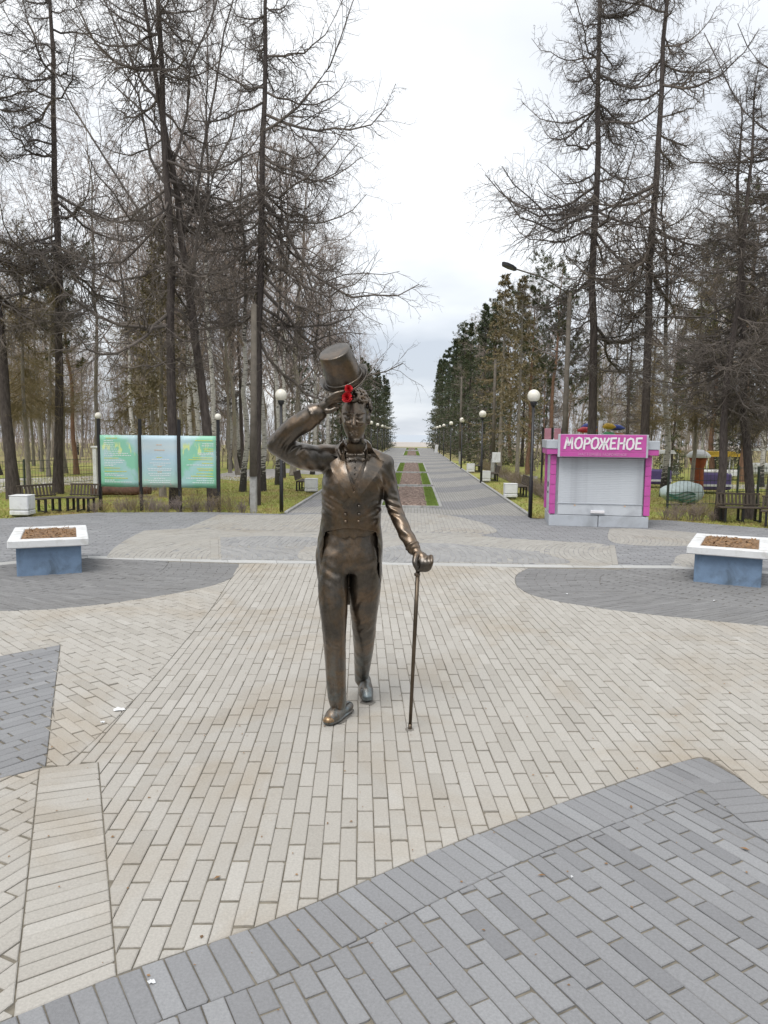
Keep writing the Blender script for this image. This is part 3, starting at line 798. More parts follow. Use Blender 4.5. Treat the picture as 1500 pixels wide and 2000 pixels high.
# raised hand: palm, four fingers on the brim, thumb under it
B.chain([(P(600,822,4.95), .048), (P(622,803,4.935), .036), (P(634,792,4.925), .034), (P(644,785,4.925), .031)], .02, )
for i, (k0, k1, k2, yo) in enumerate([((640,780),(655,769.5),(672,764),-.030), ((643,784),(658,776),(674,771),-.012), ((643,789),(657,784),(671,781),.006), ((640,795),(653,792),(665,791),.022)]):
    r = .0155-.0012*(i == 3)
    B.chain([(P(*k0, 4.925+yo), r), (P(*k1, 4.915+yo), r*.95), (P(*k2, 4.925+yo), r*.82)], .008)
B.chain([(P(632,802,4.92), .020), (P(644,803,4.90), .017), (P(655,798,4.90), .013)], .010)
# hand on the cane: back of hand, four curled fingers, thumb
B.chain([(P(806,1066,5.0), .038), (P(815,1081,4.965), .034), (P(825,1089,4.945), .036)], .02)
B.ell(P(826,1098,4.945), (.050,.055,.042), .015)
for i in range(4):
    yo = .010*i; r = .0145-.0008*i
    B.chain([(P(842-6.5*i, 1087+1.2*i, 4.925+yo*.3), r), (P(843-6.5*i, 1097+1.0*i, 4.888+yo*.4), r), (P(838-6.3*i, 1110+.6*i, 4.892+yo*.4), r*.92), (P(831-5.5*i, 1115, 4.915+yo*.4), r*.8)], .006)
B.chain([(P(813,1084,4.925), .020), (P(810.0,1098,4.885), .018), (P(815,1112,4.872), .014)], .009)
# cloth: creases at the knees, trouser front seam
B.fold(P(712,1226,5.14), .065, (-.75,0,1), .060, .0065); B.fold(P(704,1178,5.11), .05, (-1,0,.5), .05, .0045); B.fold(P(646,1120,5.04), .07, (.5,0,1), .07, .0030); B.fold(P(720,1115,5.07), .07, (-.5,0,1), .07, .0030); B.fold(P(650,1262,4.96), .05, (.5,0,1), .055, .0030); B.fold(P(657,1356,4.97), .045, (.3,0,1), .045, .0025)
B.cap(P(681,1058,5.055), P(681.5,1112,5.040), .0035, .0035, .005, 's')
B.cap(P(681.5,1114,5.045), P(681.5,1195,5.07), .003, .006, .012, 's')
B.lumps(.0011, .075, 3)
body = B.mesh('body', M['bronze'], None); statue_parts.append(body)

# ---- tailcoat
Cc = Field((-1.08, 4.78, .75), (.16, 5.60, 2.36), .0066)
zh = P(683,1044,5.03)[2]; zt = P(683,1207,5.34)[2]; zside = P(683,1120,5.2)[2]
XC = float(P(684,1044,5.06)[0])
def tails(X, Y, Z, cy, b_):
    rel = (Y-cy)/b_
    side = np.abs(X-XC)/.222; zc = zh+(zt-zh)*np.maximum(np.clip((rel-.02)/.40, 0, 1)**.8, np.clip((side-.80)/.17, 0, 1)**1.5)
    arch = .040*np.clip(1-((X-XC)/.19)**2, 0, 1)*(rel < -.1)
    return (zc+arch-Z)*.9
Cc.loft([(884,664,728,5.21,.085),(897,646,752,5.20,.118),(925,632,757,5.18,.150),(950,628,750,5.17,.158),(975,629,746,5.17,.154),(1000,629,744,5.18,.148),(1030,626,744,5.19,.150),(1050,621,747,5.20,.166),(1080,618,748,5.20,.172),(1120,618.5,747,5.21,.172),(1160,626,741,5.25,.160),(1207,638,730,5.32,.13)], 2.3, .03, tails)
Cc.chain([(P(700,880,5.21), .055), (P(738,897,5.20), .060), (P(752,904,5.20), .058)], .03)
Cc.chain([(P(690,880,5.21), .055), (P(655,886,5.19), .062), (P(634,890,5.17), .078)], .03)
Cc.chain([(P(750,909,5.20), .064), (P(755,930,5.20), .064), (P(758,945,5.20), .062)], .03)
Cc.chain([(P(758,945,5.20), .062), (P(771,994,5.17), .054), (P(788,1034,5.08), .050), (P(808,1071,4.995), .047)], .010)
Cc.chain([(P(640,897,5.18), .090), (P(600,893,5.11), .092), (P(566,882,5.05), .080), (P(541,869,5.01), .064)], .03)
Cc.chain([(P(541,867,5.01), .064), (P(572,838,4.96), .074), (P(604,817,4.945), .072), (P(617,808,4.94), .070)], .03)
# sleeve ends: turned cuffs
def ring(fd, a, b2, r, tr, k=.006, n=18):
    a, b2 = np.array(a), np.array(b2); ax = (b2-a)/np.linalg.norm(b2-a); u = np.cross(ax, [0,0,1.]); u /= np.linalg.norm(u); v = np.cross(ax, u)
    q = [a+r*(u*math.cos(2*math.pi*i/n)+v*math.sin(2*math.pi*i/n)) for i in range(n+1)]
    for c0, c1 in zip(q, q[1:]): fd.cap(c0, c1, tr, tr, k)
ring(Cc, P(805,1066,5.003), P(812,1078,4.98), .047, .006); ring(Cc, P(614,810,4.94), P(625,803,4.935), .069, .008)
# opening at the breast
C0 = Cc.D.copy()
vpoly = [(671,862),(671,890),(677,915),(682,932),(691,962),(700,948),(710,924),(719,890),(717,862)]
vw = np.array([P(x,y,5.03)[[0,2]] for x,y in vpoly])
sl, X, Y, Z = Cc.region((vw[:,0].min()-.03, 4.9, vw[:,1].min()-.03), (vw[:,0].max()+.03, 5.16, vw[:,1].max()+.03))
px_, pz_ = np.meshgrid(X.ravel(), Z.ravel(), indexing='ij'); ins = np.zeros(px_.shape, bool); dm = np.full(px_.shape, 9.)
for i in range(len(vw)):
    (x0,z0),(x1,z1) = vw[i], vw[(i+1) % len(vw)]
    ins ^= ((z0 > pz_) != (z1 > pz_)) & (px_ < (x1-x0)*(pz_-z0)/((z1-z0) if abs(z1-z0) > 1e-9 else 1e-9)+x0)
    L2_ = (x1-x0)**2+(z1-z0)**2; tt = np.clip(((px_-x0)*(x1-x0)+(pz_-z0)*(z1-z0))/L2_, 0, 1); dm = np.minimum(dm, np.hypot(px_-x0-tt*(x1-x0), pz_-z0-tt*(z1-z0)))
sd2 = np.where(ins, -dm, dm)[:,None,:]+0*Y
sd2 = np.maximum(sd2, Y-5.14)
Cc.put(sl, sd2.astype(np.float32), .006, 's')
# coat collar standing round the neck
cl = [(666,890,5.075),(663,873,5.15),(675,862,5.25),(694,859,5.28),(713,862,5.25),(723,873,5.15),(721,890,5.075)]
Cc.chain([(P(*q), .015) for q in cl], .018)
# folds at both elbows, armpits, waist
Cc.fold(P(574,866,4.96), .075, (.75,0,-.7), .042, .0085, .6); Cc.fold(P(553,876,4.98), .06, (.9,0,-.4), .038, .006, 1.)
Cc.fold(P(614,836,4.90), .07, (.7,0,-.5), .05, .004); Cc.fold(P(600,905,5.02), .09, (.8,0,.5), .06, .005, .4)
Cc.fold(P(766,992,5.10), .075, (.35,0,1), .042, .0075); Cc.fold(P(790,1045,5.03), .08, (.4,0,1), .055, .004, 2.)
Cc.fold(P(752,945,5.13), .08, (.9,0,.5), .05, .0045); Cc.fold(P(640,985,5.05), .10, (.5,0,1), .065, .0045, .5); Cc.fold(P(735,1000,5.05), .10, (-.5,0,1), .065, .0045)
Cc.fold(P(622,1090,5.2), .12, (1,0,.15), .05, .004); Cc.fold(P(745,1090,5.2), .12, (1,0,-.15), .05, .004)
Cc.lumps(.0012, .085, 5)
Cc.alt = C0
coat = Cc.mesh('tailcoat', M['bronze'], None); statue_parts.append(coat)

# ---- lapels, waistcoat, shirt front: relief plates that follow the sculpted surface
def plate(name, poly, fd, thick, Yref=5.03, back=.012, step=.012, parent=None):
    pts = smoothline([tuple(P(x,y,Yref)[[0,2]]) for x,y in poly+[poly[0]]], 6*len(poly))[:-1] if False else [tuple(P(x,y,Yref)[[0,2]]) for x,y in poly]
    dense = []
    for i in range(len(pts)):
        a, c_ = np.array(pts[i]), np.array(pts[(i+1) % len(pts)]); k = max(1, int(np.linalg.norm(c_-a)/step))
        dense += [tuple(a+(c_-a)*j/k) for j in range(k)]
    nb = len(dense); A = np.array(dense); inner = []
    for x in np.arange(A[:,0].min(), A[:,0].max(), step):
        for z in np.arange(A[:,1].min(), A[:,1].max(), step):
            ins_ = False
            for i in range(nb):
                (x0,z0),(x1,z1) = A[i], A[(i+1) % nb]
                if (z0 > z) != (z1 > z) and x < (x1-x0)*(z-z0)/(z1-z0)+x0: ins_ = not ins_
            if ins_ and np.min(np.hypot(A[:,0]-x, A[:,1]-z)) > step*.6: inner.append((x, z))
    co, ed, fc, *_ = delaunay_2d_cdt([Vector(q) for q in dense+inner], [(i, (i+1) % nb) for i in range(nb)], [], 1, 1e-6)
    ys = []
    for q in co: ys.append(fd.front(q.x, q.y))
    good = [y for y in ys if y is not None and y < Yref+.25]; med = sorted(good)[len(good)//2]
    ys = [med if (y is None or abs(y-med) > .11) else y for y in ys]
    nb_ = [set() for _ in co]
    for f in fc:
        for i in range(len(f)): nb_[f[i]].add(f[i-1]); nb_[f[i-1]].add(f[i])
    for _ in range(8): ys = [.4*ys[i]+.6*sum(ys[j] for j in nb_[i])/max(1, len(nb_[i])) if nb_[i] else ys[i] for i in range(len(ys))]
    V = [(q.x, y-thick, q.y) for q, y in zip(co, ys)]+[(q.x, y+back, q.y) for q, y in zip(co, ys)]
    n = len(co); F_ = []; ec = {}
    for f in fc:
        f = list(f); a = sum(co[f[i]].x*co[f[(i+1) % len(f)]].y-co[f[(i+1) % len(f)]].x*co[f[i]].y for i in range(len(f)))
        if a < 0: f = f[::-1]
        F_.append(tuple(f)); F_.append(tuple(i+n for i in f[::-1]))
        for i in range(len(f)):
            e = (f[i], f[(i+1) % len(f)]); ec[e] = 1
    nfr = len(F_)
    for (i, j) in list(ec):
        if (j, i) not in ec: F_.append((i, i+n, j+n, j))
    mb = MB(); mb.add(V, F_, False); mb.sm = [True]*nfr+[False]*(len(F_)-nfr); o = mb.build(name, M['bronze']); o.data.set_sharp_from_angle(angle=.6); statue_parts.append(o); return o
plate('shirt_front', [(676,868),(676,900),(683,925),(691,944),(700,925),(711,900),(713,868)], B, .010, 5.05)
plate('waistcoat', [(671,880),(675,905),(684,930),(692,946),(694,946),(703,928),(713,903),(718,880),(722,905),(712,940),(700,962),(690,972),(680,960),(670,925),(666,895)], B, .022, 5.05)
plate('lapel', [(670,860),(662,869),(654,884),(644,889.5),(660,893),(642,905.5),(650,925),(668,949),(686,972),(692,963),(682,932),(676,915),(671,890)], Cc, .021)
plate('lapel', [(716,860),(724,868),(727,878),(740,897),(726,892),(750,902),(737,925),(714,955),(693,981),(673,993),(667,988),(688,968),(700,949),(710,924),(719,890)], Cc, .026)
plate('waistcoat_hem', [(638,1041),(660,1033),(684,1030),(708,1033),(731,1041),(716,1049),(698,1047),(691,1053),(683,1046),(676,1052),(660,1049)], B, .022, 5.06)
# ---- buttons
def stud(name, x, y, fd, r=.013):
    w_ = P(x, y, 5.02); yy = fd.front(w_[0], w_[2]) or 5.02
    mb = MB(); mb.lathe([(r, 0), (r, .006), (r*.75, .013), (r*.3, .016), (0.0005, .0165)], 10, Matrix.Translation((w_[0], yy-.004, w_[2])) @ Matrix.Rotation(math.pi/2, 4, 'X'))
    o = mb.build(name, M['bronze']); statue_parts.append(o)
for x, y in [(672,991),(674.5,1005),(675,1019),(701,989),(701,1005),(700,1019)]: stud('button', x, y, Cc)
stud('button', 687, 1038, B, .011)
w_ = P(692, 951, 5.02); stud('button', 692, 952, B, .013)
for y in (902, 914, 926): stud('shirt_stud', 692, y, B, .006)
# ---- bow tie
T_ = Field(P(668,905,4.98)-np.array([0,.04,0]), P(722,870,5.12)+np.array([0,.05,0]), .0045)
ty = min(B.front(*P(694,888,5.05)[[0,2]]) or 5.05, 5.07)-.012
for s_, ex in ((-1, 684), (1, 704)):
    T_.ell(P(ex, 889, ty), (.032, .011, .013), .006); T_.ell(P(694+s_*16, 889, ty-.002), (.012, .010, .021), .010)
    T_.cap(P(694+s_*6, 888, ty-.014), P(694+s_*16, 886, ty-.016), .003, .003, .006, 's'); T_.cap(P(694+s_*6, 890, ty-.014), P(694+s_*15, 893, ty-.016), .003, .003, .006, 's')
T_.ell(P(694, 889, ty-.008), (.010, .012, .013), .004)
bt = T_.mesh('bow_tie', M['bronze']); statue_parts.append(bt)
# ---- hair: curls over the skull
Hh = Field(P(640,850,4.9)-np.array([0,.06,0]), P(742,748,5.3)+np.array([0,.06,0]), .0052)
hr = np.random.default_rng(4); hc = np.array(P(692,802,HY+.035))
Hh.ell(hc+np.array([0,.012,.012]), (.106, .124, .134), .02)
# face opening
Hh.ell(P(692.5,838,HY-.12), (.085, .10, .135), .02, 's'); Hh.ell(P(692,868,HY-.02), (.13, .16, .10), .02, 's')
for i in range(150):
    v = hr.normal(size=3); v /= np.linalg.norm(v)
    if v[2] < -.25 or (v[1] < -.35 and v[2] < .42): continue
    q = hc+v*np.array([.106, .128, .142]); tn_ = np.cross(v, hr.normal(size=3)); tn_ /= np.linalg.norm(tn_); bt_ = np.cross(v, tn_)
    rr = hr.uniform(.014, .022); c0 = None
    for w0 in np.linspace(0, hr.uniform(3, 5.2), 5):
        c1 = q+(tn_*math.cos(w0)+bt_*math.sin(w0))*rr+v*(.004+.010*math.sin(w0*.6))
        if c0 is not None: Hh.cap(c0, c1, .0085, .0085, .004)
        c0 = c1
hair = Hh.mesh('hair', M['bronze']); statue_parts.append(hair)
# ---- shoes
def shoe(toe, heel, zheel, ank, nm='shoe'):
    toe, heel = np.array(toe, float), np.array(heel, float); ax = (heel-toe); L = np.linalg.norm(ax); 
    f = Field(np.minimum(toe, heel)-.10, np.maximum(toe, heel)+np.array([.10,.10,.20]), .0062)
    ha = ax/L; up = np.array([0,0,1.])
    q = lambda s_, h_: toe+ax*s_+up*h_
    f.chain([(q(.10,.030), .040), (q(.30,.038), .050), (q(.62,.040), .042), (q(.90,.045), .044)], .03, sq=(1,1,1.25))
    f.chain([(q(.26,.050), .044), (q(.52,.085), .044), (np.array(ank), .052)], .03)
    f.chain([(q(.12,.012), .046), (q(.32,.012), .056), (q(.65,.012), .045), (q(.90,.012), .048)], .006, sq=(1,1,3.4))
    for s_ in (.40, .48, .56, .64):
        c_ = q(s_, .110+.09*(s_-.4)); sd_ = np.cross(ha, up); f.cap(c_-sd_*.022, c_+sd_*.022, .006, .006, .004)
    f.cap(q(.20,.074)-np.cross(ha,up)*.04, q(.20,.074)+np.cross(ha,up)*.04, .003, .003, .004, 's')
    o = f.mesh(nm, M['bronze']); statue_parts.append(o); return o
g0 = gnd(638,1418); sh = shoe((g0[0], g0[1], .004), (g0[0]+.135, g0[1]+.285, .004), 0, P(661,1372,5.05))
g1 = gnd(718,1374); shoe((g1[0], g1[1], .004), (g1[0]-.055, g1[1]+.255, .095), .1, P(706,1326,5.51))
# toe cap rubbed bright
mb = MB(); M4 = Matrix.Translation((g0[0]+.012, g0[1]+.022, .030))
mb.lathe([(.0005,.034),(.018,.031),(.030,.024),(.039,.012),(.0415,0)], 14, M4 @ Matrix.Rotation(.0, 4, 'Z')); o = mb.build('toe_cap', M['bronze_worn']); statue_parts.append(o)
# ---- cane
c_top, c_bot = P(816.5,1108,4.925), np.array([*gnd(800.5,1425)[:2], -.01])
mb = MB(); mb.tube([c_top, c_top+(c_bot-c_top)*.4, c_bot], [.0145, .0135, .0115], 12)
d_ = (c_bot-c_top)/np.linalg.norm(c_bot-c_top); k0 = np.array(P(814.9,1122,4.925))
cane = mb.build('cane', M['bronze_dark']); statue_parts.append(cane)
mb = MB(); mb.tube([k0-d_*.012, k0-d_*.006, k0+d_*.006, k0+d_*.012], [.015, .021, .021, .015], 12); o = mb.build('collar', M['bronze']); o.parent = cane
mb = MB(); mb.tube([c_bot-d_*.05, c_bot-d_*.01, c_bot], [.0135, .0135, .012], 12); o = mb.build('ferrule', M['bronze_dark']); o.parent = cane
# ---- top hat
axv = math.cos(math.radians(38))*(-.365*RT+.931*UP)+math.sin(math.radians(38))*(-FW); axv /= np.linalg.norm(axv)
hz = Vector(axv); hx = hz.cross(Vector((0,1,0))).normalized(); hy = hz.cross(hx)
base = Vector(P(676,747,5.04)); MH = Matrix.Translation(base) @ Matrix((hx, hy, hz)).transposed().to_4x4()
mb = MB()
prof = [(.110,-.012),(.124,-.006),(.150,.000),(.163,.010),(.169,.020),(.165,.023),(.150,.010),(.134,.006),(.129,.012),(.124,.06),(.118,.12),(.111,.18),(.106,.235),(.103,.241),(.098,.243),(.05,.241),(.0005,.240)]
mb.lathe(prof, 40, MH)
# side curl of the brim
vs2 = []
Mi = MH.inverted()
for v in mb.v:
    q = Mi @ Vector(v); rr = math.hypot(q.x, q.y)
    if rr > .13: q.z += .9*(rr-.13)*(q.x/rr)**2
    vs2.append(tuple(MH @ q))
mb.v = vs2
hat = mb.build('top_hat', M['bronze']); statue_parts.append(hat)
mb = MB(); mb.lathe([(.129,.008),(.1325,.010),(.1325,.046),(.130,.050),(.1265,.051)], 40, MH); o = mb.build('hat_band', M['bronze']); o.parent = hat
# cement dabs that fix the feet and the cane
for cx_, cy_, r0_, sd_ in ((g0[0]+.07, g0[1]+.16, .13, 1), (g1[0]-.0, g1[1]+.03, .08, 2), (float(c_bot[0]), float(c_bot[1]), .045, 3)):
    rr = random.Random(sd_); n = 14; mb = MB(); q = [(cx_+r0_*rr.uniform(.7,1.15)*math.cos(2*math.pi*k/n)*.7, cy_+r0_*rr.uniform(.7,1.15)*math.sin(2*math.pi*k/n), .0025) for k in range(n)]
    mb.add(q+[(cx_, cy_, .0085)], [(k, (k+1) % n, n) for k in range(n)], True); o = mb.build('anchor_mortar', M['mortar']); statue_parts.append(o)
for o in statue_parts:
    o.parent = statue
    o.matrix_parent_inverse = Matrix.Translation((.35, -5.1, 0))

# ---- red carnation tucked between fingers and brim
mt, t, b = nodes('carnation_red'); b.inputs['Base Color'].default_value = (.62,.012,.018,1); b.inputs['Roughness'].default_value = .6
p = opos(t); t.links.new(ramp(t, noise(t, p, 60, 3), [(.3, (.42,.006,.012)), (.7, (.75,.02,.03))]), b.inputs['Base Color'])
M['petal'] = mt
M['stem'] = simple('stem_green', (.05,.10,.035), .5)
def carnation(c_, r, facing, label, stem):
    o = empty('carnation', c_, 0, label, 'flower', 'carnations on the raised hand')
    fr = random.Random(int(c_[2]*1e4)); fv = Vector(facing).normalized(); ref = fv.orthogonal().normalized(); bi = fv.cross(ref)
    proto_ = []
    for lay_ in range(4):
        for k in range(7):
            a = 2*math.pi*(k+.5*lay_)/7+fr.uniform(-.2,.2); el = [.15,.5,.85,1.2][lay_]
            d = (ref*math.cos(a)+bi*math.sin(a))*math.cos(el)+fv*math.sin(el); sd = fv.cross(d).normalized(); nn = d.cross(sd)
            R = r*(1.0-.12*lay_)*fr.uniform(.9,1.1); vs, fs = [], []
            for i in range(4):
                for j in range(5):
                    u = i/3; w_ = (j-2)/2; vs.append(d*R*u*(1-.10*abs(w_)) + sd*R*.42*w_*(.25+.75*u) + nn*R*(.10*u*math.sin(j*2.6+k)+.12*u*u))
            for i in range(3):
                for j in range(4): q = i*5+j; fs.append((q, q+1, q+6, q+5))
            mb = MB(); mb.add(vs, fs, True); proto_.append(mb)
    for mb in proto_: mb.build('petal', M['petal'], o)
    sm_ = MB(); sm_.tube([Vector((0,0,0)), Vector(stem)*.5+Vector((.006,0,0)), Vector(stem)], .0022, 5); sm_.build('stem', M['stem'], o)
    return o
carnation(P(681,760,4.885), .030, (.15,-1,.35), 'upper red carnation resting against the top hat brim', (-.07,.05,-.10))
carnation(P(678,776,4.875), .036, (-.1,-1,.1), 'lower red carnation in front of the raised fingers', (-.08,.06,-.11))
# ================================================================== street furniture
def lamp(loc, h, label, group='globe lamps', gr=.155, base=True):
    o = empty('street_lamp', loc, 0, label, 'street lamp', group)
    mb = MB(); mb.tube([(0,0,-.04),(0,0,.9),(0,0,.92),(0,0,h-2*gr-.06)], [.052,.050,.040,.032], 10); mb.build('post', M['black'], o)
    mb = MB(); mb.lathe([(.035,h-2*gr-.10),(.060,h-2*gr-.08),(.085,h-2*gr-.02),(.080,h-2*gr+.02),(.0005,h-2*gr+.03)], 14); mb.build('collar', M['black'], o)
    mb = MB(); n = 12
    mb.lathe([(max(.0005, gr*math.sin(math.pi*i/n)), h-gr-gr*math.cos(math.pi*i/n)) for i in range(n+1)], 20); mb.build('globe', M['globe'], o)
    return o
ordn = ['nearest','second','third','fourth','fifth','sixth','seventh','eighth','ninth','tenth','eleventh']
RY = [18.42, 31.6, 44.5, 57, 70, 80, 88, 96, 103, 110]
for i, y in enumerate(RY): lamp((AXR+.02+(.0 if i else -.0), y, 0), 3.13 if i == 0 else 3.05, f'{ordn[i]} white globe lamp along the right side of the alley' + (', beside the kiosk' if i == 0 else ''))
LY = [19.04, 48, 58, 69, 80, 88, 96, 103, 110]
for i, y in enumerate(LY): lamp((-3.36 if i == 0 else AXL-.1, y, 0), 3.13 if i == 0 else 3.05, f'{ordn[i]} white globe lamp along the left side of the alley' + (', behind the statue elbow' if i == 0 else ''))

# ---- notice boards: three printed panels on four dark posts, globes on the outer two
mt, t, b = nodes('print_green'); p = opos(t); sp = N(t, 'ShaderNodeSeparateXYZ', {0: p})
def print_mat(name, kind):
    mt, t, b = nodes(name); g = N(t, 'ShaderNodeTexCoord').outputs['Generated']; s_ = N(t, 'ShaderNodeSeparateXYZ', {0: g}); u, v = s_.outputs[0], s_.outputs[2]
    if kind == 1:
        c = ramp(t, v, [(0., (.34,.42,.34)), (.12, (.28,.50,.40)), (.35, (.30,.48,.54)), (.60, (.36,.50,.66)), (.78, (.50,.55,.62)), (1., (.40,.54,.70))])
        fl = ramp(t, noise(t, scaled(t, g, (14,1,18)), 1., 3), [(.60, (0,0,0)), (.66, (1,1,1))]); lo = ramp(t, v, [(.12, (1,1,1)), (.26, (0,0,0))])
        c = mixc(t, N(t, 'ShaderNodeMath', {0: fl, 1: lo}, operation='MULTIPLY').outputs[0], c, (.72,.42,.40))
    else:
        uu = u if kind == 0 else N(t, 'ShaderNodeMath', {0: 1.0, 1: u}, operation='SUBTRACT').outputs[0]
        wv = noise(t, scaled(t, g, (1.6,1,2.2)), 1.6, 3, .5, .8)
        dd = N(t, 'ShaderNodeMath', {0: v, 1: N(t, 'ShaderNodeMath', {0: uu, 1: .55}, operation='MULTIPLY').outputs[0]}, operation='ADD').outputs[0]
        dd = N(t, 'ShaderNodeMath', {0: dd, 1: N(t, 'ShaderNodeMath', {0: wv, 1: .6}, operation='MULTIPLY').outputs[0]}, operation='ADD').outputs[0]
        dd = N(t, 'ShaderNodeMath', {0: dd, 1: .45}, operation='MULTIPLY').outputs[0]
        c = ramp(t, dd, [(.12, (.035,.40,.15)), (.27, (.06,.44,.20)), (.36, (.20,.48,.42)), (.47, (.27,.50,.50)), (.51, (.07,.45,.22)), (.66, (.10,.46,.26)), (.73, (.34,.52,.58)), (.86, (.42,.56,.68))])
        # sunlit tree tops
        tr = ramp(t, noise(t, scaled(t, g, (9,1,3.2)), 1., 3), [(.56, (0,0,0)), (.60, (1,1,1))]); band = ramp(t, v, [(.60, (0,0,0)), (.68, (1,1,1)), (.80, (1,1,1)), (.88, (0,0,0))])
        c = mixc(t, N(t, 'ShaderNodeMath', {0: tr, 1: band}, operation='MULTIPLY').outputs[0], c, (.62,.70,.10))
    c = mixc(t, .30, c, (.70,.92,.86))
    t.links.new(c, b.inputs['Base Color']); b.inputs['Roughness'].default_value = .45
    bump(t, b, noise(t, scaled(t, g, (3,1,1.5)), 1.5, 3, .5, 1.2), .35, .02)
    return mt
M['ink_white'] = simple('ink_white', (.78,.82,.84), .5, bmp=0, var=.03); M['ink_yellow'] = simple('ink_yellow', (.70,.68,.10), .5, bmp=0, var=.05); M['ink_orange'] = simple('ink_orange', (.72,.48,.30), .5, bmp=0)
bp = [gnd(x, y) for x, y in [(197.5,994),(274,996),(353.5,996),(429,997)]]
nb = empty('notice_board', (float(bp[1][0]), float(bp[1][1]), 0), 0, 'triple notice board with green and blue posters on black posts', 'notice board')
yb = float(np.mean([q[1] for q in bp])); ox = float(bp[1][0])
tops = [(191,822),(269,826),(346,828),(427,824)]
for i, q in enumerate(bp):
    hgt = 2.33
    mb = MB(); mb.box((q[0]-ox, 0, hgt/2-.03), (.075, .075, hgt+.06), ch=.006); mb.build('post', M['black'], nb)
    if i in (0, 3):
        mb = MB(); mb.lathe([(max(.0005, .085*math.sin(math.pi*k/10)), hgt+.075-.085*math.cos(math.pi*k/10)) for k in range(11)], 16, Matrix.Translation((q[0]-ox, 0, 0))); mb.build('globe', M['globe'], nb)
tr_ = random.Random(5)
for i in range(3):
    x0, x1 = bp[i][0]-ox+.05, bp[i+1][0]-ox-.05
    z0, z1 = .585, 1.915
    mb = MB(); nx, nz = 8, 10; V = []; Fs = []
    for kz in range(nz+1):
        for kx in range(nx+1):
            u, v = kx/nx, kz/nz; V.append((x0+(x1-x0)*u, -.050-.008*math.sin(3.1*u+i)*math.sin(5*v+2*i), z0+(z1-z0)*v+(.006*math.sin(9*u+i) if kz == 0 else 0)))
    n1 = len(V); V += [(x, y+.014, z) for x, y, z in V]
    for kz in range(nz):
        for kx in range(nx):
            a = kz*(nx+1)+kx; Fs.append((a, a+1, a+nx+2, a+nx+1)); Fs.append((n1+a+nx+1, n1+a+nx+2, n1+a+1, n1+a))
    for kx in range(nx): Fs += [(kx+1, kx, n1+kx, n1+kx+1), (nz*(nx+1)+kx, nz*(nx+1)+kx+1, n1+nz*(nx+1)+kx+1, n1+nz*(nx+1)+kx)]
    for kz in range(nz): a = kz*(nx+1); Fs += [(a, a+nx+1, n1+a+nx+1, n1+a), (a+nx+nx+1, a+nx, n1+a+nx, n1+a+nx+nx+1)]
    mb.add(V, Fs, True); pan = mb.build('poster', print_mat(f'poster_print_{i}', i), nb)
    mb = MB(); mb.box(((x0+x1)/2, -.012, (z0+z1)/2), (x1-x0-.02, .016, z1-z0-.02)); mb.build('backing_panel', M['black'], nb)
    # printed lines: rows of short dashes, too small to read in the photograph
    inks = {'ink_white': MB(), 'ink_yellow': MB(), 'ink_orange': MB()}
    rows = {0: [(.94,.15,.45,'y'),(.89,.10,.34,'w'),(.85,.10,.38,'w'),(.81,.10,.36,'w'),(.77,.10,.38,'w'),(.73,.10,.46,'w'),(.69,.10,.56,'w'),(.65,.10,.74,'w'),(.61,.10,.82,'w'),(.555,.10,.48,'y'),(.515,.10,.66,'w'),(.475,.10,.60,'w'),(.44,.10,.42,'w'),(.41,.10,.34,'w'),(.365,.10,.52,'y'),(.30,.10,.70,'y'),(.25,.10,.45,'w'),(.225,.10,.62,'w'),(.17,.10,.72,'y'),(.13,.10,.36,'w'),(.095,.10,.82,'w')],
            1: [(.82,.42,.58,'o'),(.72,.36,.66,'o'),(.58,.42,.58,'y'),(.54,.28,.78,'w'),(.47,.22,.82,'w'),(.43,.32,.66,'w'),(.40,.44,.56,'o'),(.36,.16,.84,'w'),(.33,.18,.82,'w'),(.30,.44,.56,'o'),(.265,.18,.82,'w'),(.23,.22,.80,'w'),(.17,.34,.66,'w'),(.13,.18,.82,'w'),(.095,.22,.78,'w')],
            2: [(.91,.42,.92,'y'),(.85,.62,.94,'w'),(.81,.60,.94,'w'),(.75,.64,.92,'y'),(.71,.66,.92,'y'),(.67,.48,.92,'w'),(.64,.52,.94,'w'),(.58,.34,.92,'y'),(.545,.22,.92,'y'),(.475,.60,.92,'y'),(.44,.16,.92,'w'),(.37,.46,.92,'y'),(.34,.50,.92,'y'),(.275,.44,.92,'y'),(.225,.28,.92,'y'),(.185,.14,.92,'w'),(.14,.44,.94,'w'),(.10,.32,.94,'w')]}[i]
    for v, a, e, k in rows:
        mbk = inks[{'w':'ink_white','y':'ink_yellow','o':'ink_orange'}[k]]; u = a
        while u < e:
            w_ = tr_.uniform(.03, .08); u2 = min(e, u+w_); uu = (u+u2)/2
            yy = -.050-.008*math.sin(3.1*uu+i)*math.sin(5*v+2*i)-.0035
            mbk.box((x0+(x1-x0)*uu, yy, z0+(z1-z0)*v), ((x1-x0)*(u2-u), .002, .018)); u = u2+.014
    for k, mbk in inks.items():
        if mbk.v: o = mbk.build('lettering', M[k], None); o.parent = pan; o['kind'] = 'stuff'
nb.location.y = yb

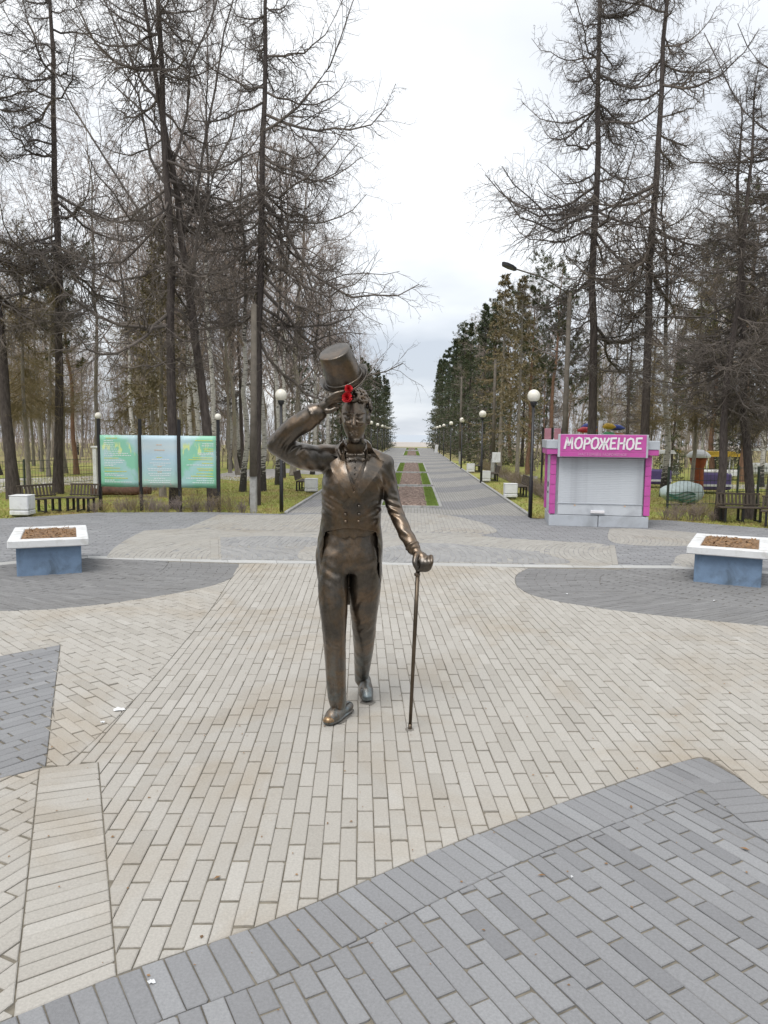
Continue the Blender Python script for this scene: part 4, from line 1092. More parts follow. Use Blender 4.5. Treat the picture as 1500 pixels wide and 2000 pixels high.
# ---- utility poles
def pole(loc, h, label, lean=(0,0), r=.085, white=1.0):
    o = empty('utility_pole', loc, 0, label, 'pole')
    mb = MB(); mb.tube([(0,0,.9),(lean[0]*.5,lean[1]*.5,h*.5),(lean[0],lean[1],h)], [r, r*.85, r*.68], 12); mb.build('shaft', M['pole_wood'], o)
    mb = MB(); mb.box((0,.02,.55), (.17,.14,1.2), ch=.02); mb.build('footing', M['concrete'], o)
    return o
g = gnd(495,999); pole(tuple(g), 5.2, 'weathered pole on a pale concrete footing beside the notice board', (.05,0), .10)
pole((3.9, 36, 0), 5.6, 'slim grey pole with pale footing behind the second right lamp', (0,0), .09)
pole((3.35, 52, 0), 6.0, 'slim pole with whitewashed foot farther along the right verge', (0,0), .09)
g = gnd(1098, 985); lp = pole((float(g[0]), float(g[1]), 0), 6.1, 'tall pole behind the kiosk carrying an arm lamp', (0,0), .09)
hd = at(1000, 523, float(g[1])-2.0) - np.array([g[0], g[1], 0]); ah = at(1098, 575, float(g[1]))[2]
mb = MB(); mb.tube([(0,0,ah), (hd[0]*.5, hd[1]*.5, (ah+hd[2])/2+.12), (hd[0], hd[1], hd[2])], .020, 8); mb.build('lamp_arm', M['pole_wood'], lp)
hv = Vector(hd); dv = Vector((hd[0], hd[1], .18*abs(hd[0]))).normalized()
mb = MB(); M4 = Matrix.Translation(hv) @ dv.to_track_quat('X', 'Z').to_matrix().to_4x4()
mb.prism([(-.15,-.04),(.06,-.09),(.30,-.085),(.40,-.03),(.40,.03),(.30,.085),(.06,.09),(-.15,.04)], -.04, .04, M4); mb.build('lamp_head', M['black'], lp)

# ---- kiosk
k0, k1 = gnd(1071,1026.5), gnd(1266,1032); kw_ = float(np.linalg.norm(k1-k0)); ka = math.atan2(k1[1]-k0[1], k1[0]-k0[0]); KD = 1.55
kio = empty('ice_cream_kiosk', (float(k0[0]), float(k0[1]), 0), ka, 'closed grey and pink ice cream kiosk with МОРОЖЕНОЕ sign', 'kiosk')
def KB(name, c_, d, mat, ch=.006, par=None):
    mb = MB(); mb.box(c_, d, ch=ch); return mb.build(name, mat, par or kio)
Wk = kw_; HB = 1.60
KB('plinth', (Wk*.25-.001, KD/2, .125), (Wk*.5-.012, KD, .25), M['metal_grey']); KB('plinth', (Wk*.75+.001, KD/2, .125), (Wk*.5-.012, KD, .25), M['metal_grey'])
KB('plinth', (Wk*.5, KD/2+.02, .120), (.05, KD-.04, .22), M['black'])
KB('body', (Wk/2, KD/2+.03, .25+(HB-.25)/2), (Wk-.06, KD-.08, HB-.25), M['metal_grey'])
# shutter of separate slats
ns = 26; z0, z1 = .52, 1.53; hs = (z1-z0)/ns
sh0 = MB(); sh0.box((0,0,0), (Wk-.34, .022, hs-.0015), ch=.0028); shm = sh0.mesh('shutter_slat', M['metal_grey2'])
for i in range(ns):
    o = link('shutter_slat', shm, kio); o.location = (Wk/2+.02, .016, z0+hs*(i+.5))
KB('lower_panel', (Wk/2+.02, .022, .385), (Wk-.34, .03, .25), M['metal_grey2'])
KB('drip_rail', (Wk/2+.02, .004, .514), (Wk-.30, .03, .012), M['metal_grey'])
KB('counter_flap', (Wk*.49, -.010, .335), (.30, .05, .06), M['letter'])
for xx in (Wk*.26, Wk*.76): KB('latch', (xx, .002, .475), (.035, .015, .025), M['ink_orange'], .003)
# pink corner posts made of blocks
def post(cx, cy, dx, dy):
    nb_ = 6; zz0, zz1 = .27, HB-.01
    for i in range(nb_):
        h_ = (zz1-zz0)/nb_; KB('corner_block', (cx, cy, zz0+h_*(i+.5)), (dx, dy, h_-.008), M['pink'], .004)
post(.065, .045, .13, .11); post(Wk-.055, .045, .13, .11); post(.02, KD-.06, .09, .11)
# side door
KB('door', (.022, KD*.52, .92), (.02, .62, 1.30), M['metal_grey2']); KB('door_window', (.012, KD*.52, 1.25), (.012, .40, .42), M['metal_grey'], .002)
KB('door_handle', (.004, KD*.52-.22, .90), (.03, .03, .12), M['black'], .004); KB('lock', (.004, KD*.52-.22, .72), (.025, .04, .05), M['black'], .004)
# roof: pink fascia under grey cornice
for nm, zc, hh, ov, mat in (('fascia', HB+.065, .125, .10, 'pink'), ('cornice', HB+.225, .19, .115, 'metal_grey')):
    KB(nm, (Wk/2+.02, KD/2, zc), (Wk+2*ov+.02, KD+2*ov, hh), M[mat], .008)
# sign box
sx0, sx1 = Wk*.085, Wk*.925; sw = sx1-sx0
sg = KB('sign_box', (sx0+sw/2, -.16, HB+.20), (sw+.09, .12, .50), M['metal_grey'], .008)
KB('sign_face', (sx0+sw/2, -.222, HB+.255), (sw, .012, .38), M['pink'], .004)
KB('sign_strip', (sx0+sw/2, -.222, HB+.012), (sw, .012, .10), M['pink'], .004)
# brush lettering, each letter its own strokes: unit cell 1 x 1
GL = {
 'М': [[(0,0),(.16,1)],[(.16,1),(.45,.30)],[(.45,.30),(.78,1)],[(.78,1),(.92,0)]],
 'О': [[(.48,1),(.14,.86),(.04,.45),(.20,.08),(.50,0),(.80,.16),(.90,.55),(.76,.92),(.48,1)]],
 'Р': [[(.14,0),(.18,1)],[(.18,.98),(.62,.98),(.82,.78),(.66,.52),(.20,.46)]],
 'Ж': [[(.52,0),(.54,1)],[(.02,.98),(.30,.58),(.50,.52)],[(.0,.02),(.26,.42),(.50,.52)],[(1.06,1.0),(.80,.60),(.54,.52)],[(1.08,.0),(.82,.42),(.54,.52)]],
 'Е': [[(.76,.98),(.16,.97),(.14,.02),(.78,.03)],[(.15,.52),(.64,.54)]],
 'Н': [[(.12,0),(.14,1)],[(.80,0),(.84,1)],[(.14,.52),(.82,.54)]],
}
def stroke(mb, pts, w_, z, M4):
    """flat brush stroke, slightly swelling, as thin prisms"""
    pts = [Vector((*p_, 0)) for p_ in pts]
    for i, (a, c_) in enumerate(zip(pts, pts[1:])):
        d = (c_-a).normalized(); nrm = Vector((-d.y, d.x, 0)); w0 = w_*(1.08 if i == 0 else 1.0); w1 = w_*(.92 if i == len(pts)-2 else 1.0)
        e = d*w_*.30
        a2, c2 = a-e, c_+e
        mb.prism([(*(a2+nrm*w0/2).xy,), (*(a2-nrm*w0/2).xy,), (*(c2-nrm*w1/2).xy,), (*(c2+nrm*w1/2).xy,)], z+.0004*(i % 2), z+.012+.0004*(i % 2), M4)
word = 'МОРОЖЕНОЕ'; adv = [1.10,1.0,.88,1.0,1.16,.88,1.0,1.0,.86]; tot = sum(adv); cw = sw*.90/tot; ch_ = .235; u = sx0+sw*.05
jit_ = random.Random(3)
for L_, a_ in zip(word, adv):
    mb = MB()
    tilt = jit_.uniform(-.03,.03); dz = jit_.uniform(-.008,.008)
    # letter plane: x along the sign, y up, z out of the sign
    M4 = Matrix.Translation((u+.02*cw, -.229, HB+.255-ch_/2+dz)) @ Matrix.Rotation(math.pi/2, 4, 'X') @ Matrix.Rotation(tilt, 4, 'Z')
    for st in GL[L_]: stroke(mb, [((x_+.10*y_)*cw*.93, y_*ch_) for x_, y_ in st], .040, 0, M4)
    o = mb.build('letter', M['letter'], kio); u += a_*cw
fc = bpy.data.curves.new('subtitle', 'FONT'); fc.body = 'НАСТОЯЩЕЕ МОРОЖЕНОЕ'; fc.size = .085; fc.align_x = 'CENTER'; fc.align_y = 'CENTER'; fc.extrude = .002; fc.resolution_u = 2
tmpo = bpy.data.objects.new('tmp', fc); COL.objects.link(tmpo); bpy.context.view_layer.update()
me = bpy.data.meshes.new_from_object(tmpo.evaluated_get(bpy.context.evaluated_depsgraph_get())); bpy.data.objects.remove(tmpo)
me.materials.clear(); me.materials.append(M['letter_dim'])
o = link('subtitle_lettering', me, kio); o.location = (sx0+sw/2, -.232, HB+.012); o.rotation_euler = (math.pi/2, 0, 0)
if len(me.vertices):
    xs_ = [v.co.x for v in me.vertices]; k_ = sw*.56/max(.01, max(xs_)-min(xs_)); o.scale = (k_, k_, 1)

# ---- planters
M['soil'] = simple('planter_soil', (.22,.135,.075), .95, var=.5, nscale=22, bmp=1., bscale=60)
M['leaf_litter'] = simple('dead_leaf', (.26,.15,.07), .85, var=.45, nscale=9, bmp=.2)
def planter(px0, px1, rz, label):
    a, c_ = gnd(*px0), gnd(*px1); w_ = float(np.linalg.norm(c_-a)); ang = rz
    o = empty('planter', (float(a[0]), float(a[1]), 0), ang, label, 'planter', 'square planters by the pale kerb')
    mb = MB(); t_ = .08; hb = .40
    dp = 1.38; mb.box((w_/2, dp/2, hb/2-.01), (w_, dp, hb+.02), ch=.012); mb.build('base', M['blue'], o)
    ov = .10; W2 = w_+2*ov; rim = .155; z_ = hb+.055
    ring_ = MB()
    ring_.box((w_/2, -ov+rim/2, z_), (W2, rim, .11), ch=.012); ring_.build('rim_board', M['white'], o)
    r2 = MB(); r2.box((w_/2, dp+ov-rim/2, z_), (W2, rim, .11), ch=.012); r2.build('rim_board', M['white'], o)
    for sx_ in (-ov+rim/2, w_+ov-rim/2):
        r3 = MB(); r3.box((sx_, dp/2, z_+.0015), (rim, dp+2*ov-2*rim-.004, .107), ch=.010); r3.build('rim_board', M['white'], o)
    rs = random.Random(int(abs(a[0])*100)); V = []; Fs = []; n = 12; i0 = -ov+rim; span = W2-2*rim
    for j in range(n+1):
        for i in range(n+1): V.append((i0+span*i/n, i0+(dp+2*ov-2*rim)*j/n, hb+.078+rs.uniform(0,.024)))
    for j in range(n):
        for i in range(n): q = j*(n+1)+i; Fs.append((q, q+1, q+n+2, q+n+1))
    mb = MB(); mb.add(V, Fs, False); mb.build('soil', M['soil'], o)
    lf = MB()
    for i in range(230):
        x_, y_ = i0+.02+(span-.04)*rs.random(), i0+.02+(dp+2*ov-2*rim-.04)*rs.random(); r_ = rs.uniform(.012,.03); an = rs.random()*6.28; tl = rs.uniform(-.6,.6)
        c0 = Vector((x_, y_, hb+.108)); d1 = Vector((math.cos(an), math.sin(an), tl))*r_; d2 = Vector((-math.sin(an), math.cos(an), rs.uniform(-.5,.5)))*r_*.6
        lf.add([c0-d1, c0+d2, c0+d1, c0-d2], [(0,1,2,3)])
    tag(lf.build('leaf_litter', M['leaf_litter'], o), kind='stuff')
    for i in range(9):
        x_, y_ = i0+.06+(span-.12)*rs.random(), i0+.06+(dp+2*ov-2*rim-.12)*rs.random(); h_ = rs.uniform(.03,.10)
        ds = MB(); ds.tube([(x_, y_, hb+.07), (x_+rs.uniform(-.02,.02), y_+rs.uniform(-.02,.02), hb+.10+h_*.5), (x_+rs.uniform(-.05,.05), y_+rs.uniform(-.05,.05), hb+.10+h_)], [.004,.003,.002], 4); ds.build('dead_stem', M['leaf_litter'], o)
    return o
planter((33,1126), (160,1118), math.radians(25), 'blue planter with a white rim at the left, near the white bin')
planter((1354,1136), (1486,1149), math.radians(-25), 'blue planter with a white rim at the right edge, before the kiosk')

# ---- benches and bins
def bench(loc, rz, L, label, back=True, group='slatted park benches', white=False):
    o = empty('park_bench', loc, rz, label, 'bench', group); mw = M['wood']; o.scale = (1, 1, .84)
    for i in range(4): mb = MB(); mb.box((0, .05+.095*i, .40), (L, .080, .032), ch=.006); mb.build('seat_slat', mw, o)
    for sx_ in (-L/2+.12, 0, L/2-.12):
        mb = MB(); mb.box((sx_, .06, .19), (.05,.05,.40)); mb.box((sx_, .36, .19), (.05,.05,.40)); mb.box((sx_, .21, .375), (.052,.30,.03)); mb.box((sx_, .21, .02), (.06,.36,.03)); mb.build('leg_frame', M['black'], o)
    if back:
        n = int(L/.085)
        for i in range(n):
            mb = MB(); mb.box((-L/2+.04+(L-.08)*i/(n-1), .425, .60), (.045, .022, .34), Matrix.Rotation(-.18, 3, 'X'), .004); mb.build('back_slat', mw, o)
        mb = MB(); mb.box((0, .455, .775), (L, .03, .05), ch=.005); mb.build('top_rail', mw, o)
        mb = MB(); mb.box((0, .395, .465), (L, .03, .04), ch=.005); mb.build('lower_rail', mw, o)
    return o
a, c_ = gnd(62,1003), gnd(122,999); d = c_-a; bench(((a[0]+c_[0])/2, (a[1]+c_[1])/2, 0), math.atan2(d[1], d[0])+.18, 1.0, 'dark slatted bench between the white bin and the other left bench')
a, c_ = gnd(122,999), gnd(172,1000); bench(((a[0]+c_[0])/2, (a[1]+c_[1])/2+.1, 0), -.05, .78, 'short dark slatted bench left of the notice board')
a = gnd(1452,1020); bench((a[0], a[1], 0), -.05, 1.05, 'dark slatted bench between two trunks at the right edge')
a = gnd(1528,1030); bench((a[0]+.1, a[1], 0), -.45, 1.1, 'dark slatted bench cut by the right edge of the view')
def bin_(loc, rz, label, s=1.0):
    o = empty('litter_bin', loc, rz, label, 'bin', 'white litter bins')
    mb = MB(); mb.box((0,0,.315*s), (.44*s,.40*s,.33*s), ch=.02); mb.build('bin_body', M['white'], o)
    mb = MB(); mb.box((0,0,.085*s), (.44*s,.40*s,.11*s), ch=.015); mb.build('bin_foot', M['white'], o)
    mb = MB(); mb.box((0,0,.012), (.36*s,.32*s,.03)); mb.build('skid', M['black'], o)
    mb = MB(); mb.box((0,0,.485*s), (.45*s,.41*s,.02*s), ch=.008); mb.build('bin_rim', M['white'], o)
    return o
a = gnd(36,1009); bin_((a[0], a[1]+.2, 0), .05, 'white litter bin beside the left benches', 1.0)
for i, (y, side) in enumerate([(24.3,1),(32.6,1),(40.8,1),(25.6,-1)]):
    nm = ['nearest to','second from','third from'][i] if side > 0 else ''
    x = AXR+.38 if side > 0 else AXL-.45
    bin_((x-.10*side, y-.15, 0), 0, (f'white litter bin on the right verge, {nm} the kiosk' if side > 0 else 'white litter bin behind the statue on the left verge'), .95)
    bench((x+.12*side, y+.95, 0), -math.pi/2 if side > 0 else math.pi/2, 1.5, (f'alley bench on the right verge, {nm} the kiosk' if side > 0 else 'alley bench half hidden behind the statue'), True)
# white signboard in the grass
a = gnd(968,937); o = empty('signboard', tuple(a), .1, 'small blank white signboard standing in the right lawn', 'sign')
mb = MB(); mb.tube([(0,0,-.05),(0,0,.75)], .03, 6); mb.build('stake', M['black'], o); mb = MB(); mb.box((0,-.03,1.02), (.38,.03,.46), ch=.006); mb.build('panel', M['white'], o)
# small white post at the far right of the alley
o = empty('marker_post', (2.75, 84, 0), 0, 'small white post by the right kerb far down the alley', 'post')
mb = MB(); mb.box((0,0,.45), (.35,.3,.95), Matrix.Rotation(.1,3,'Y'), .03); mb.build('post_body', M['white'], o)

# ---- fences
def mesh_fence(p0, p1, h, label, step=.115, posts=2.3, mat='green_fence', bars=4):
    p0, p1 = Vector((*p0, 0)), Vector((*p1, 0)); L = (p1-p0).length; ang = math.atan2(p1.y-p0.y, p1.x-p0.x)
    o = empty('mesh_fence', p0, ang, label, 'fence'); k = int(L/posts)
    for i in range(k+1):
        mb = MB(); mb.box((L*i/k, 0, h/2), (.05,.05,h+.06)); mb.build('fence_post', M[mat], o)
    vb = MB(); n = int(L/step); vb.tube([(0,0,.08),(0,0,h)], .006, 4, False); vm = vb.mesh('bar', M[mat])
    for i in range(1, n):
        q = link('bar', vm, o); q.location = (L*i/n, 0, 0)
    for i in range(bars):
        mb = MB(); mb.tube([(0,.008,.10+(h-.14)*i/(bars-1)), (L,.008,.10+(h-.14)*i/(bars-1))], .008, 4, False); mb.build('rail', M[mat], o)
    return o
mesh_fence(tuple(gnd(-130,966)[:2]), tuple(gnd(190,943)[:2]), .98, 'dark green wire fence behind the left benches', .13)
mesh_fence(tuple(gnd(1303,992)[:2]), tuple(gnd(1640,985)[:2]), 1.15, 'dark wire fence right of the kiosk', .13)
mesh_fence(tuple(gnd(1440,965)[:2]), tuple(gnd(1800,960)[:2]), 1.0, 'low wire fence farther off in the right playground', .2)
# ---- playground beyond the fence
M['yellow'] = simple('yellow_paint', (.55,.36,.04), .5); M['purple'] = simple('purple_paint', (.11,.08,.22), .5); M['red'] = simple('red_paint', (.45,.035,.045), .45); M['bluep'] = simple('blue_paint', (.04,.07,.30), .45); M['greenp'] = simple('green_paint', (.10,.36,.17), .45)
M['orange'] = simple('orange_paint', (.50,.16,.05), .5); M['rust'] = simple('rust_brick', (.30,.075,.03), .8, var=.3); M['tarp'] = simple('tarpaulin', (.56,.66,.66), .5, var=.15, nscale=12); M['tarpg'] = simple('tarpaulin_green', (.05,.16,.11), .55, var=.3, nscale=10)
a = gnd(1353,990)
o = empty('covered_ride', (a[0], a[1]+1.0, 0), .05, 'pale tarpaulin bundle with green stripes behind the right fence', 'covered ride')
mb = MB(); V = []; Fs = []; nu, nv = 14, 12
for i in range(nu+1):
    for j in range(nv):
        u = i/nu*2-1; w_ = 2*math.pi*j/nv; r_ = .34*(1-abs(u)**3*.55)*(1+.12*math.sin(5*w_+4*u))*(1+.25*u); V.append((u*.62, r_*math.cos(w_), .34+.95*r_*math.sin(w_)))
for i in range(nu):
    for j in range(nv): Fs.append((i*nv+j, i*nv+(j+1) % nv, (i+1)*nv+(j+1) % nv, (i+1)*nv+j))
Fs += [tuple(range(nv))[::-1], tuple(nu*nv+j for j in range(nv))]
mb.add(V, Fs, True); mb.build('tarpaulin', M['tarp'], o)
for k in range(4):
    mb = MB(); y0 = -.25-.06*k
    mb.tube([(-.55+.1*i, -.36*(1-abs((i-5)/6)**3*.5)-.015*math.sin(i+k), .13+.07*k+.05*math.sin(i*.8+k)) for i in range(11)], .018, 5); mb.build('stripe', M['tarpg'], o)
a = gnd(1360,970); o = empty('brick_pillar', (a[0], a[1], 0), 0, 'rust red pillar with a white snow-like cap in the playground', 'pillar')
mb = MB(); mb.lathe([(.24,-.02),(.21,.4),(.20,.95),(.25,1.2),(.31,1.34),(.0005,1.36)], 12); mb.build('pillar_shaft', M['rust'], o)
mb = MB(); mb.lathe([(.37,1.33),(.40,1.40),(.28,1.52),(.12,1.60),(.0005,1.60)], 12); mb.build('cap', M['white'], o)
def wagon(px, py, w_, h_, mat, roof, label):
    a = gnd(px, py); o = empty('ride_car', (a[0], a[1], 0), 0, label, 'ride car', 'carousel cars in the playground')
    mb = MB(); mb.box((0,0,.10+h_/2), (w_,.9,h_), ch=.06); mb.build('tub', M[mat], o)
    if roof: mb = MB(); mb.prism([(-w_*.62,0),(w_*.62,0),(w_*.5,.14),(-w_*.5,.14)], -.55, .55, Matrix.Translation((0,0,h_+.75)) @ Matrix.Rotation(math.pi/2,4,'X')); mb.build('canopy', M[roof], o)
    for sx_ in (-w_*.4, w_*.4):
        for sy_ in (-.4, .4): mb = MB(); mb.tube([(sx_,sy_,0),(sx_,sy_,h_+.78)], .025, 6); mb.build('strut', M['white'], o)
    mb = MB(); mb.box((0,-.47,.12+h_*.25), (w_*1.02,.04,.08)); mb.build('bumper', M['white'], o)
wagon(1388,961,1.15,.62,'purple','yellow','purple ride car with a yellow canopy behind the brick pillar')
wagon(1282,950,.9,.6,'purple','white','purple ride car just right of the kiosk')
wagon(1405,935,2.0,.35,'white','yellow','low white ride with a long ochre canopy far in the playground')
wagon(1306,932,.7,.5,'white','yellow','small white ride car with a yellow canopy by the birch')
wagon(1478,930,1.3,.6,'white','white','white roofed ride beyond the right trunks')
# ---- aeroplane ride seen over the kiosk
a = gnd(1213,975); o = empty('aeroplane_ride', (a[0], a[1]+3, 0), 0, 'aeroplane ride with bright coloured wings above the kiosk roof', 'ride'); Yr = float(a[1]+3)
mb = MB(); ztop = at(1213,822,Yr)[2]; mb.tube([(0,0,0),(0,0,ztop)], .08, 8); mb.build('mast', M['white'], o)
zc = at(1213,843,Yr)[2]
for (x0, x1, dz, mat, dy) in [(-.85,-.12,.02,'red',-.1),(-.62,-.05,.15,'bluep',.3),(.05,.52,.16,'yellow',-.1),(.35,.95,.12,'bluep',.25),(.02,.55,-.14,'greenp',-.15),(.40,.98,-.18,'orange',.1)]:
    mb = MB(); L_ = x1-x0
    mb.tube([(x0,dy,zc+dz),(x0+.25*L_,dy,zc+dz+.03),(x0+.7*L_,dy,zc+dz+.02),(x1,dy,zc+dz)], [.03,.11,.10,.02], 8); mb.box((x0+.5*L_, dy, zc+dz), (.16,.7,.03)); mb.build('aeroplane', M[mat], o)
M['pinkpale'] = simple('pale_pink', (.55,.26,.34), .5)
a = gnd(1075,968); o = empty('pink_hoarding', (a[0], a[1], 0), 0, 'pink striped hoarding seen above the kiosk roof corner', 'hoarding'); zt_ = at(1075,835,float(a[1]))[2]
for i in range(3): mb = MB(); mb.box((-.32+.32*i, 0, zt_/2), (.06,.06,zt_)); mb.build('post', M['black'], o)
for i in range(2): mb = MB(); mb.box((-.16+.32*i, -.03, zt_-.28), (.22,.03,.5), ch=.01); mb.build('pink_panel', M['pinkpale'], o)
# small white box on post behind the left posters
a = gnd(188,968); o = empty('white_box', tuple(a), 0, 'narrow white cabinet just left of the notice board', 'cabinet'); mb = MB(); mb.box((0,0,.85), (.12,.12,1.3), ch=.01); mb.build('cabinet_body', M['white'], o); mb = MB(); mb.box((.03,0,1.52), (.26,.18,.06), ch=.01); mb.build('lid', M['white'], o)
# fallen timber behind the first poster
M['bark_log'] = simple('log_bark', (.12,.065,.045), .9, var=.4, nscale=12, bmp=.6)
a = gnd(232,968); o = empty('fallen_log', (a[0], a[1], .12), .06, 'fallen brown log lying behind the left poster', 'log')
mb = MB(); mb.tube([(-.85,0,.02),(-.3,.02,.05),(.4,0,.03),(1.0,.03,.05)], [.17,.16,.15,.12], 9); mb.build('trunk', M['bark_log'], o)
mb = MB(); mb.tube([(-.4,.1,.26),(.2,.15,.30),(.7,.1,.24)], [.07,.06,.05], 7); mb.build('branch', M['bark_log'], o)
# litter on the paving
M['paper'] = simple('paper_white', (.75,.76,.77), .7, bmp=0, var=.03)
for i, (x, y, r, lab) in enumerate([(232,1387,.046,'crumpled white paper scrap on the seam of the light paving'), (201,1412,.018,'tiny white scrap below the crumpled paper'), (296,1921,.014,'thin white scrap on the dark border bricks'), (1117,1716,.008,'small pale crumb on the dark diagonal paving'), (1395,1174,.018,'white crumb on the right dark lobe'), (1107,1161,.014,'pale crumb at the left of the right lobe')]):
    g_ = gnd(x, y); mb = MB(); n = 9; rr = random.Random(i)
    ring_ = [(r*rr.uniform(.6,1.2)*math.cos(2*math.pi*k/n), .75*r*rr.uniform(.6,1.2)*math.sin(2*math.pi*k/n), rr.uniform(.001,.006)+(.006 if k % 2 else 0)) for k in range(n)]
    mb.add(ring_+[(0,0,.012)], [(k, (k+1) % n, n) for k in range(n)]); o = mb.build('paper_scrap', M['paper']); o.location = (g_[0], g_[1], .003); tag(o, lab, 'litter', 'litter on the paving')
lv = [(1058,1712,.020),(1233,1578,.02),(1455,1660,.024),(424,1716,.02),(948,1385,.016),(300,1430,.012),(640,1610,.012),(1320,1400,.014)]
proto = None
for i, (x, y, r) in enumerate(lv):
    g_ = gnd(x, y); mb = MB(); mb.add([(-r,0,.002),(0,-.35*r,.006),(r,.1*r,.003),(0,.4*r,.005)], [(0,1,2,3)])
    o = mb.build('dead_leaf', M['leaf_litter']); o.location = (g_[0], g_[1], .004); o.rotation_euler = (0,0,i*1.3); tag(o, 'tiny dry leaf lying on the paving', 'leaf', 'dry leaves scattered on the paving')

# grit, twigs and leaf crumbs over the paving
rg_ = np.random.default_rng(5); n = 900; V = np.zeros((n,4,3)); x_ = rg_.uniform(-7,7,n); y_ = 2.0+9.3*rg_.random(n)**1.2; a_ = rg_.random(n)*6.28; r_ = rg_.uniform(.003,.010,n); e_ = rg_.uniform(.25,.9,n)
cs, sn = np.cos(a_)*r_, np.sin(a_)*r_
V[:,0] = np.c_[x_-cs, y_-sn, np.full(n,.0035)]; V[:,1] = np.c_[x_+sn*e_, y_-cs*e_, np.full(n,.006)]; V[:,2] = np.c_[x_+cs, y_+sn, np.full(n,.0045)]; V[:,3] = np.c_[x_-sn*e_, y_+cs*e_, np.full(n,.0065)]
tag(link('grit', np_mesh('grit', V.reshape(-1,3), np.arange(4*n).reshape(-1,4), M['leaf_litter'])), 'brown grit and leaf crumbs strewn over the paving', 'grit', kind='stuff')
# ================================================================== trees
R_ = np.random.default_rng(21)
def unit(v): return v/np.maximum(np.linalg.norm(v, axis=-1, keepdims=True), 1e-9)
def sample(Pp, Rr, i, t_):
    """points, tangents, radii on polylines i at parameter t"""
    K = Pp.shape[1]; f = t_*(K-1); j = np.minimum(f.astype(int), K-2); w = (f-j)[:,None]
    a, b2 = Pp[i,j], Pp[i,j+1]; return a+(b2-a)*w, unit(b2-a), Rr[i,j]*(1-w[:,0])+Rr[i,j+1]*w[:,0]
def plen(Pp): return np.linalg.norm(np.diff(Pp, axis=1), axis=2).sum(1)
def spawn(Pp, Rr, n, t0, t1, ang, ratio, K, bend=0., jit=.05, rr=.5, minr=.003, flat=0., taper=.25, lenvar=.35, rg=None, absl=None, fall=.6):
    rg = rg or R_; Np = len(Pp); i = np.repeat(np.arange(Np), n); m_ = len(i)
    t_ = t0+(t1-t0)*((np.tile(np.arange(n), Np)+rg.random(m_))/n)
    pos, tan, rad = sample(Pp, Rr, i, t_)
    ref = rg.normal(size=(m_,3)); ref[:,2] *= (1-flat); per = unit(ref-tan*(ref*tan).sum(1, keepdims=True))
    a = ang*(1+.25*rg.normal(size=m_)); d = tan*np.cos(a)[:,None]+per*np.sin(a)[:,None]
    L = (plen(Pp)[i]*ratio if absl is None else np.full(m_, absl))*(1-fall*t_)*(1+lenvar*rg.normal(size=m_)).clip(.35, 1.8)
    s = np.linspace(0, 1, K)[None,:,None]
    out = pos[:,None,:]+d[:,None,:]*L[:,None,None]*s
    out[:,:,2] += bend*L[:,None]*(s[:,:,0]**2)
    nz = rg.normal(size=(m_,K,3))*jit*L[:,None,None]; nz[:,0] = 0; out += np.cumsum(nz, axis=1)*.5
    r0 = np.minimum(rad*rr, rad*.9).clip(minr, None); Rn = r0[:,None]*np.linspace(1, taper, K)[None,:]; Rn = np.maximum(Rn, minr*.6)
    return out, Rn
def tubes(Pp, Rr, n):
    Np, K, _ = Pp.shape; T = np.empty_like(Pp); T[:,1:-1] = Pp[:,2:]-Pp[:,:-2]; T[:,0] = Pp[:,1]-Pp[:,0]; T[:,-1] = Pp[:,-1]-Pp[:,-2]; T = unit(T)
    ref = np.where(np.abs(T[...,2:3]) < .8, np.array([0,0,1.]), np.array([1.,0,0])); A = unit(np.cross(T, ref)); Bv = np.cross(T, A)
    w = 2*np.pi*np.arange(n)/n
    V = Pp[:,:,None,:]+Rr[:,:,None,None]*(A[:,:,None,:]*np.cos(w)[None,None,:,None]+Bv[:,:,None,:]*np.sin(w)[None,None,:,None])
    V = V.reshape(-1,3); b0 = (np.arange(Np)*K*n)[:,None,None]; k = (np.arange(K-1)*n)[None,:,None]; j = np.arange(n)[None,None,:]; j2 = (j+1) % n
    Q = np.stack([b0+k+j, b0+k+j2, b0+k+n+j2, b0+k+n+j], axis=-1).reshape(-1,4); return V, Q
def join(parts):
    V, Q, o = [], [], 0
    for v, q in parts: V.append(v); Q.append(q+o); o += len(v)
    return np.concatenate(V), np.concatenate(Q)
def bark(name, c0, c1, scale=6, moss=None):
    mt, t, b = nodes(name); p = opos(t)
    v = noise(t, scaled(t, p, (1,1,.22)), scale*3, 5, .7); c = ramp(t, v, [(.3, c0), (.7, c1)])
    if moss:
        k = ramp(t, noise(t, p, 1.7, 4, .6), [(.48, (0,0,0)), (.68, (.8,.8,.8))]); c = mixc(t, k, c, moss)
    rnd = N(t, 'ShaderNodeObjectInfo').outputs['Random']; c = mixc(t, .4, c, ramp(t, rnd, [(0., (.75,.75,.78)), (1., (1.3,1.25,1.2))]), 'MULTIPLY')
    t.links.new(c, b.inputs['Base Color']); b.inputs['Roughness'].default_value = .95; b.inputs['Specular IOR Level'].default_value = .2
    bump(t, b, v, .7, .03); return mt
def twigm(name, c0, c1):
    mt, t, b = nodes(name); p = opos(t)
    c = ramp(t, noise(t, p, .9, 3), [(.35, c0), (.65, c1)]); rnd = N(t, 'ShaderNodeObjectInfo').outputs['Random']
    c = mixc(t, .5, c, ramp(t, rnd, [(0., (.8,.8,.85)), (1., (1.3,1.22,1.1))]), 'MULTIPLY')
    t.links.new(c, b.inputs['Base Color']); b.inputs['Roughness'].default_value = .95; b.inputs['Specular IOR Level'].default_value = .15; return mt
M['bark_larch'] = bark('larch_bark', (.045,.038,.036), (.13,.11,.10), 6)
M['bark_grey'] = bark('grey_bark', (.15,.135,.12), (.35,.315,.275), 6, (.27,.25,.17))
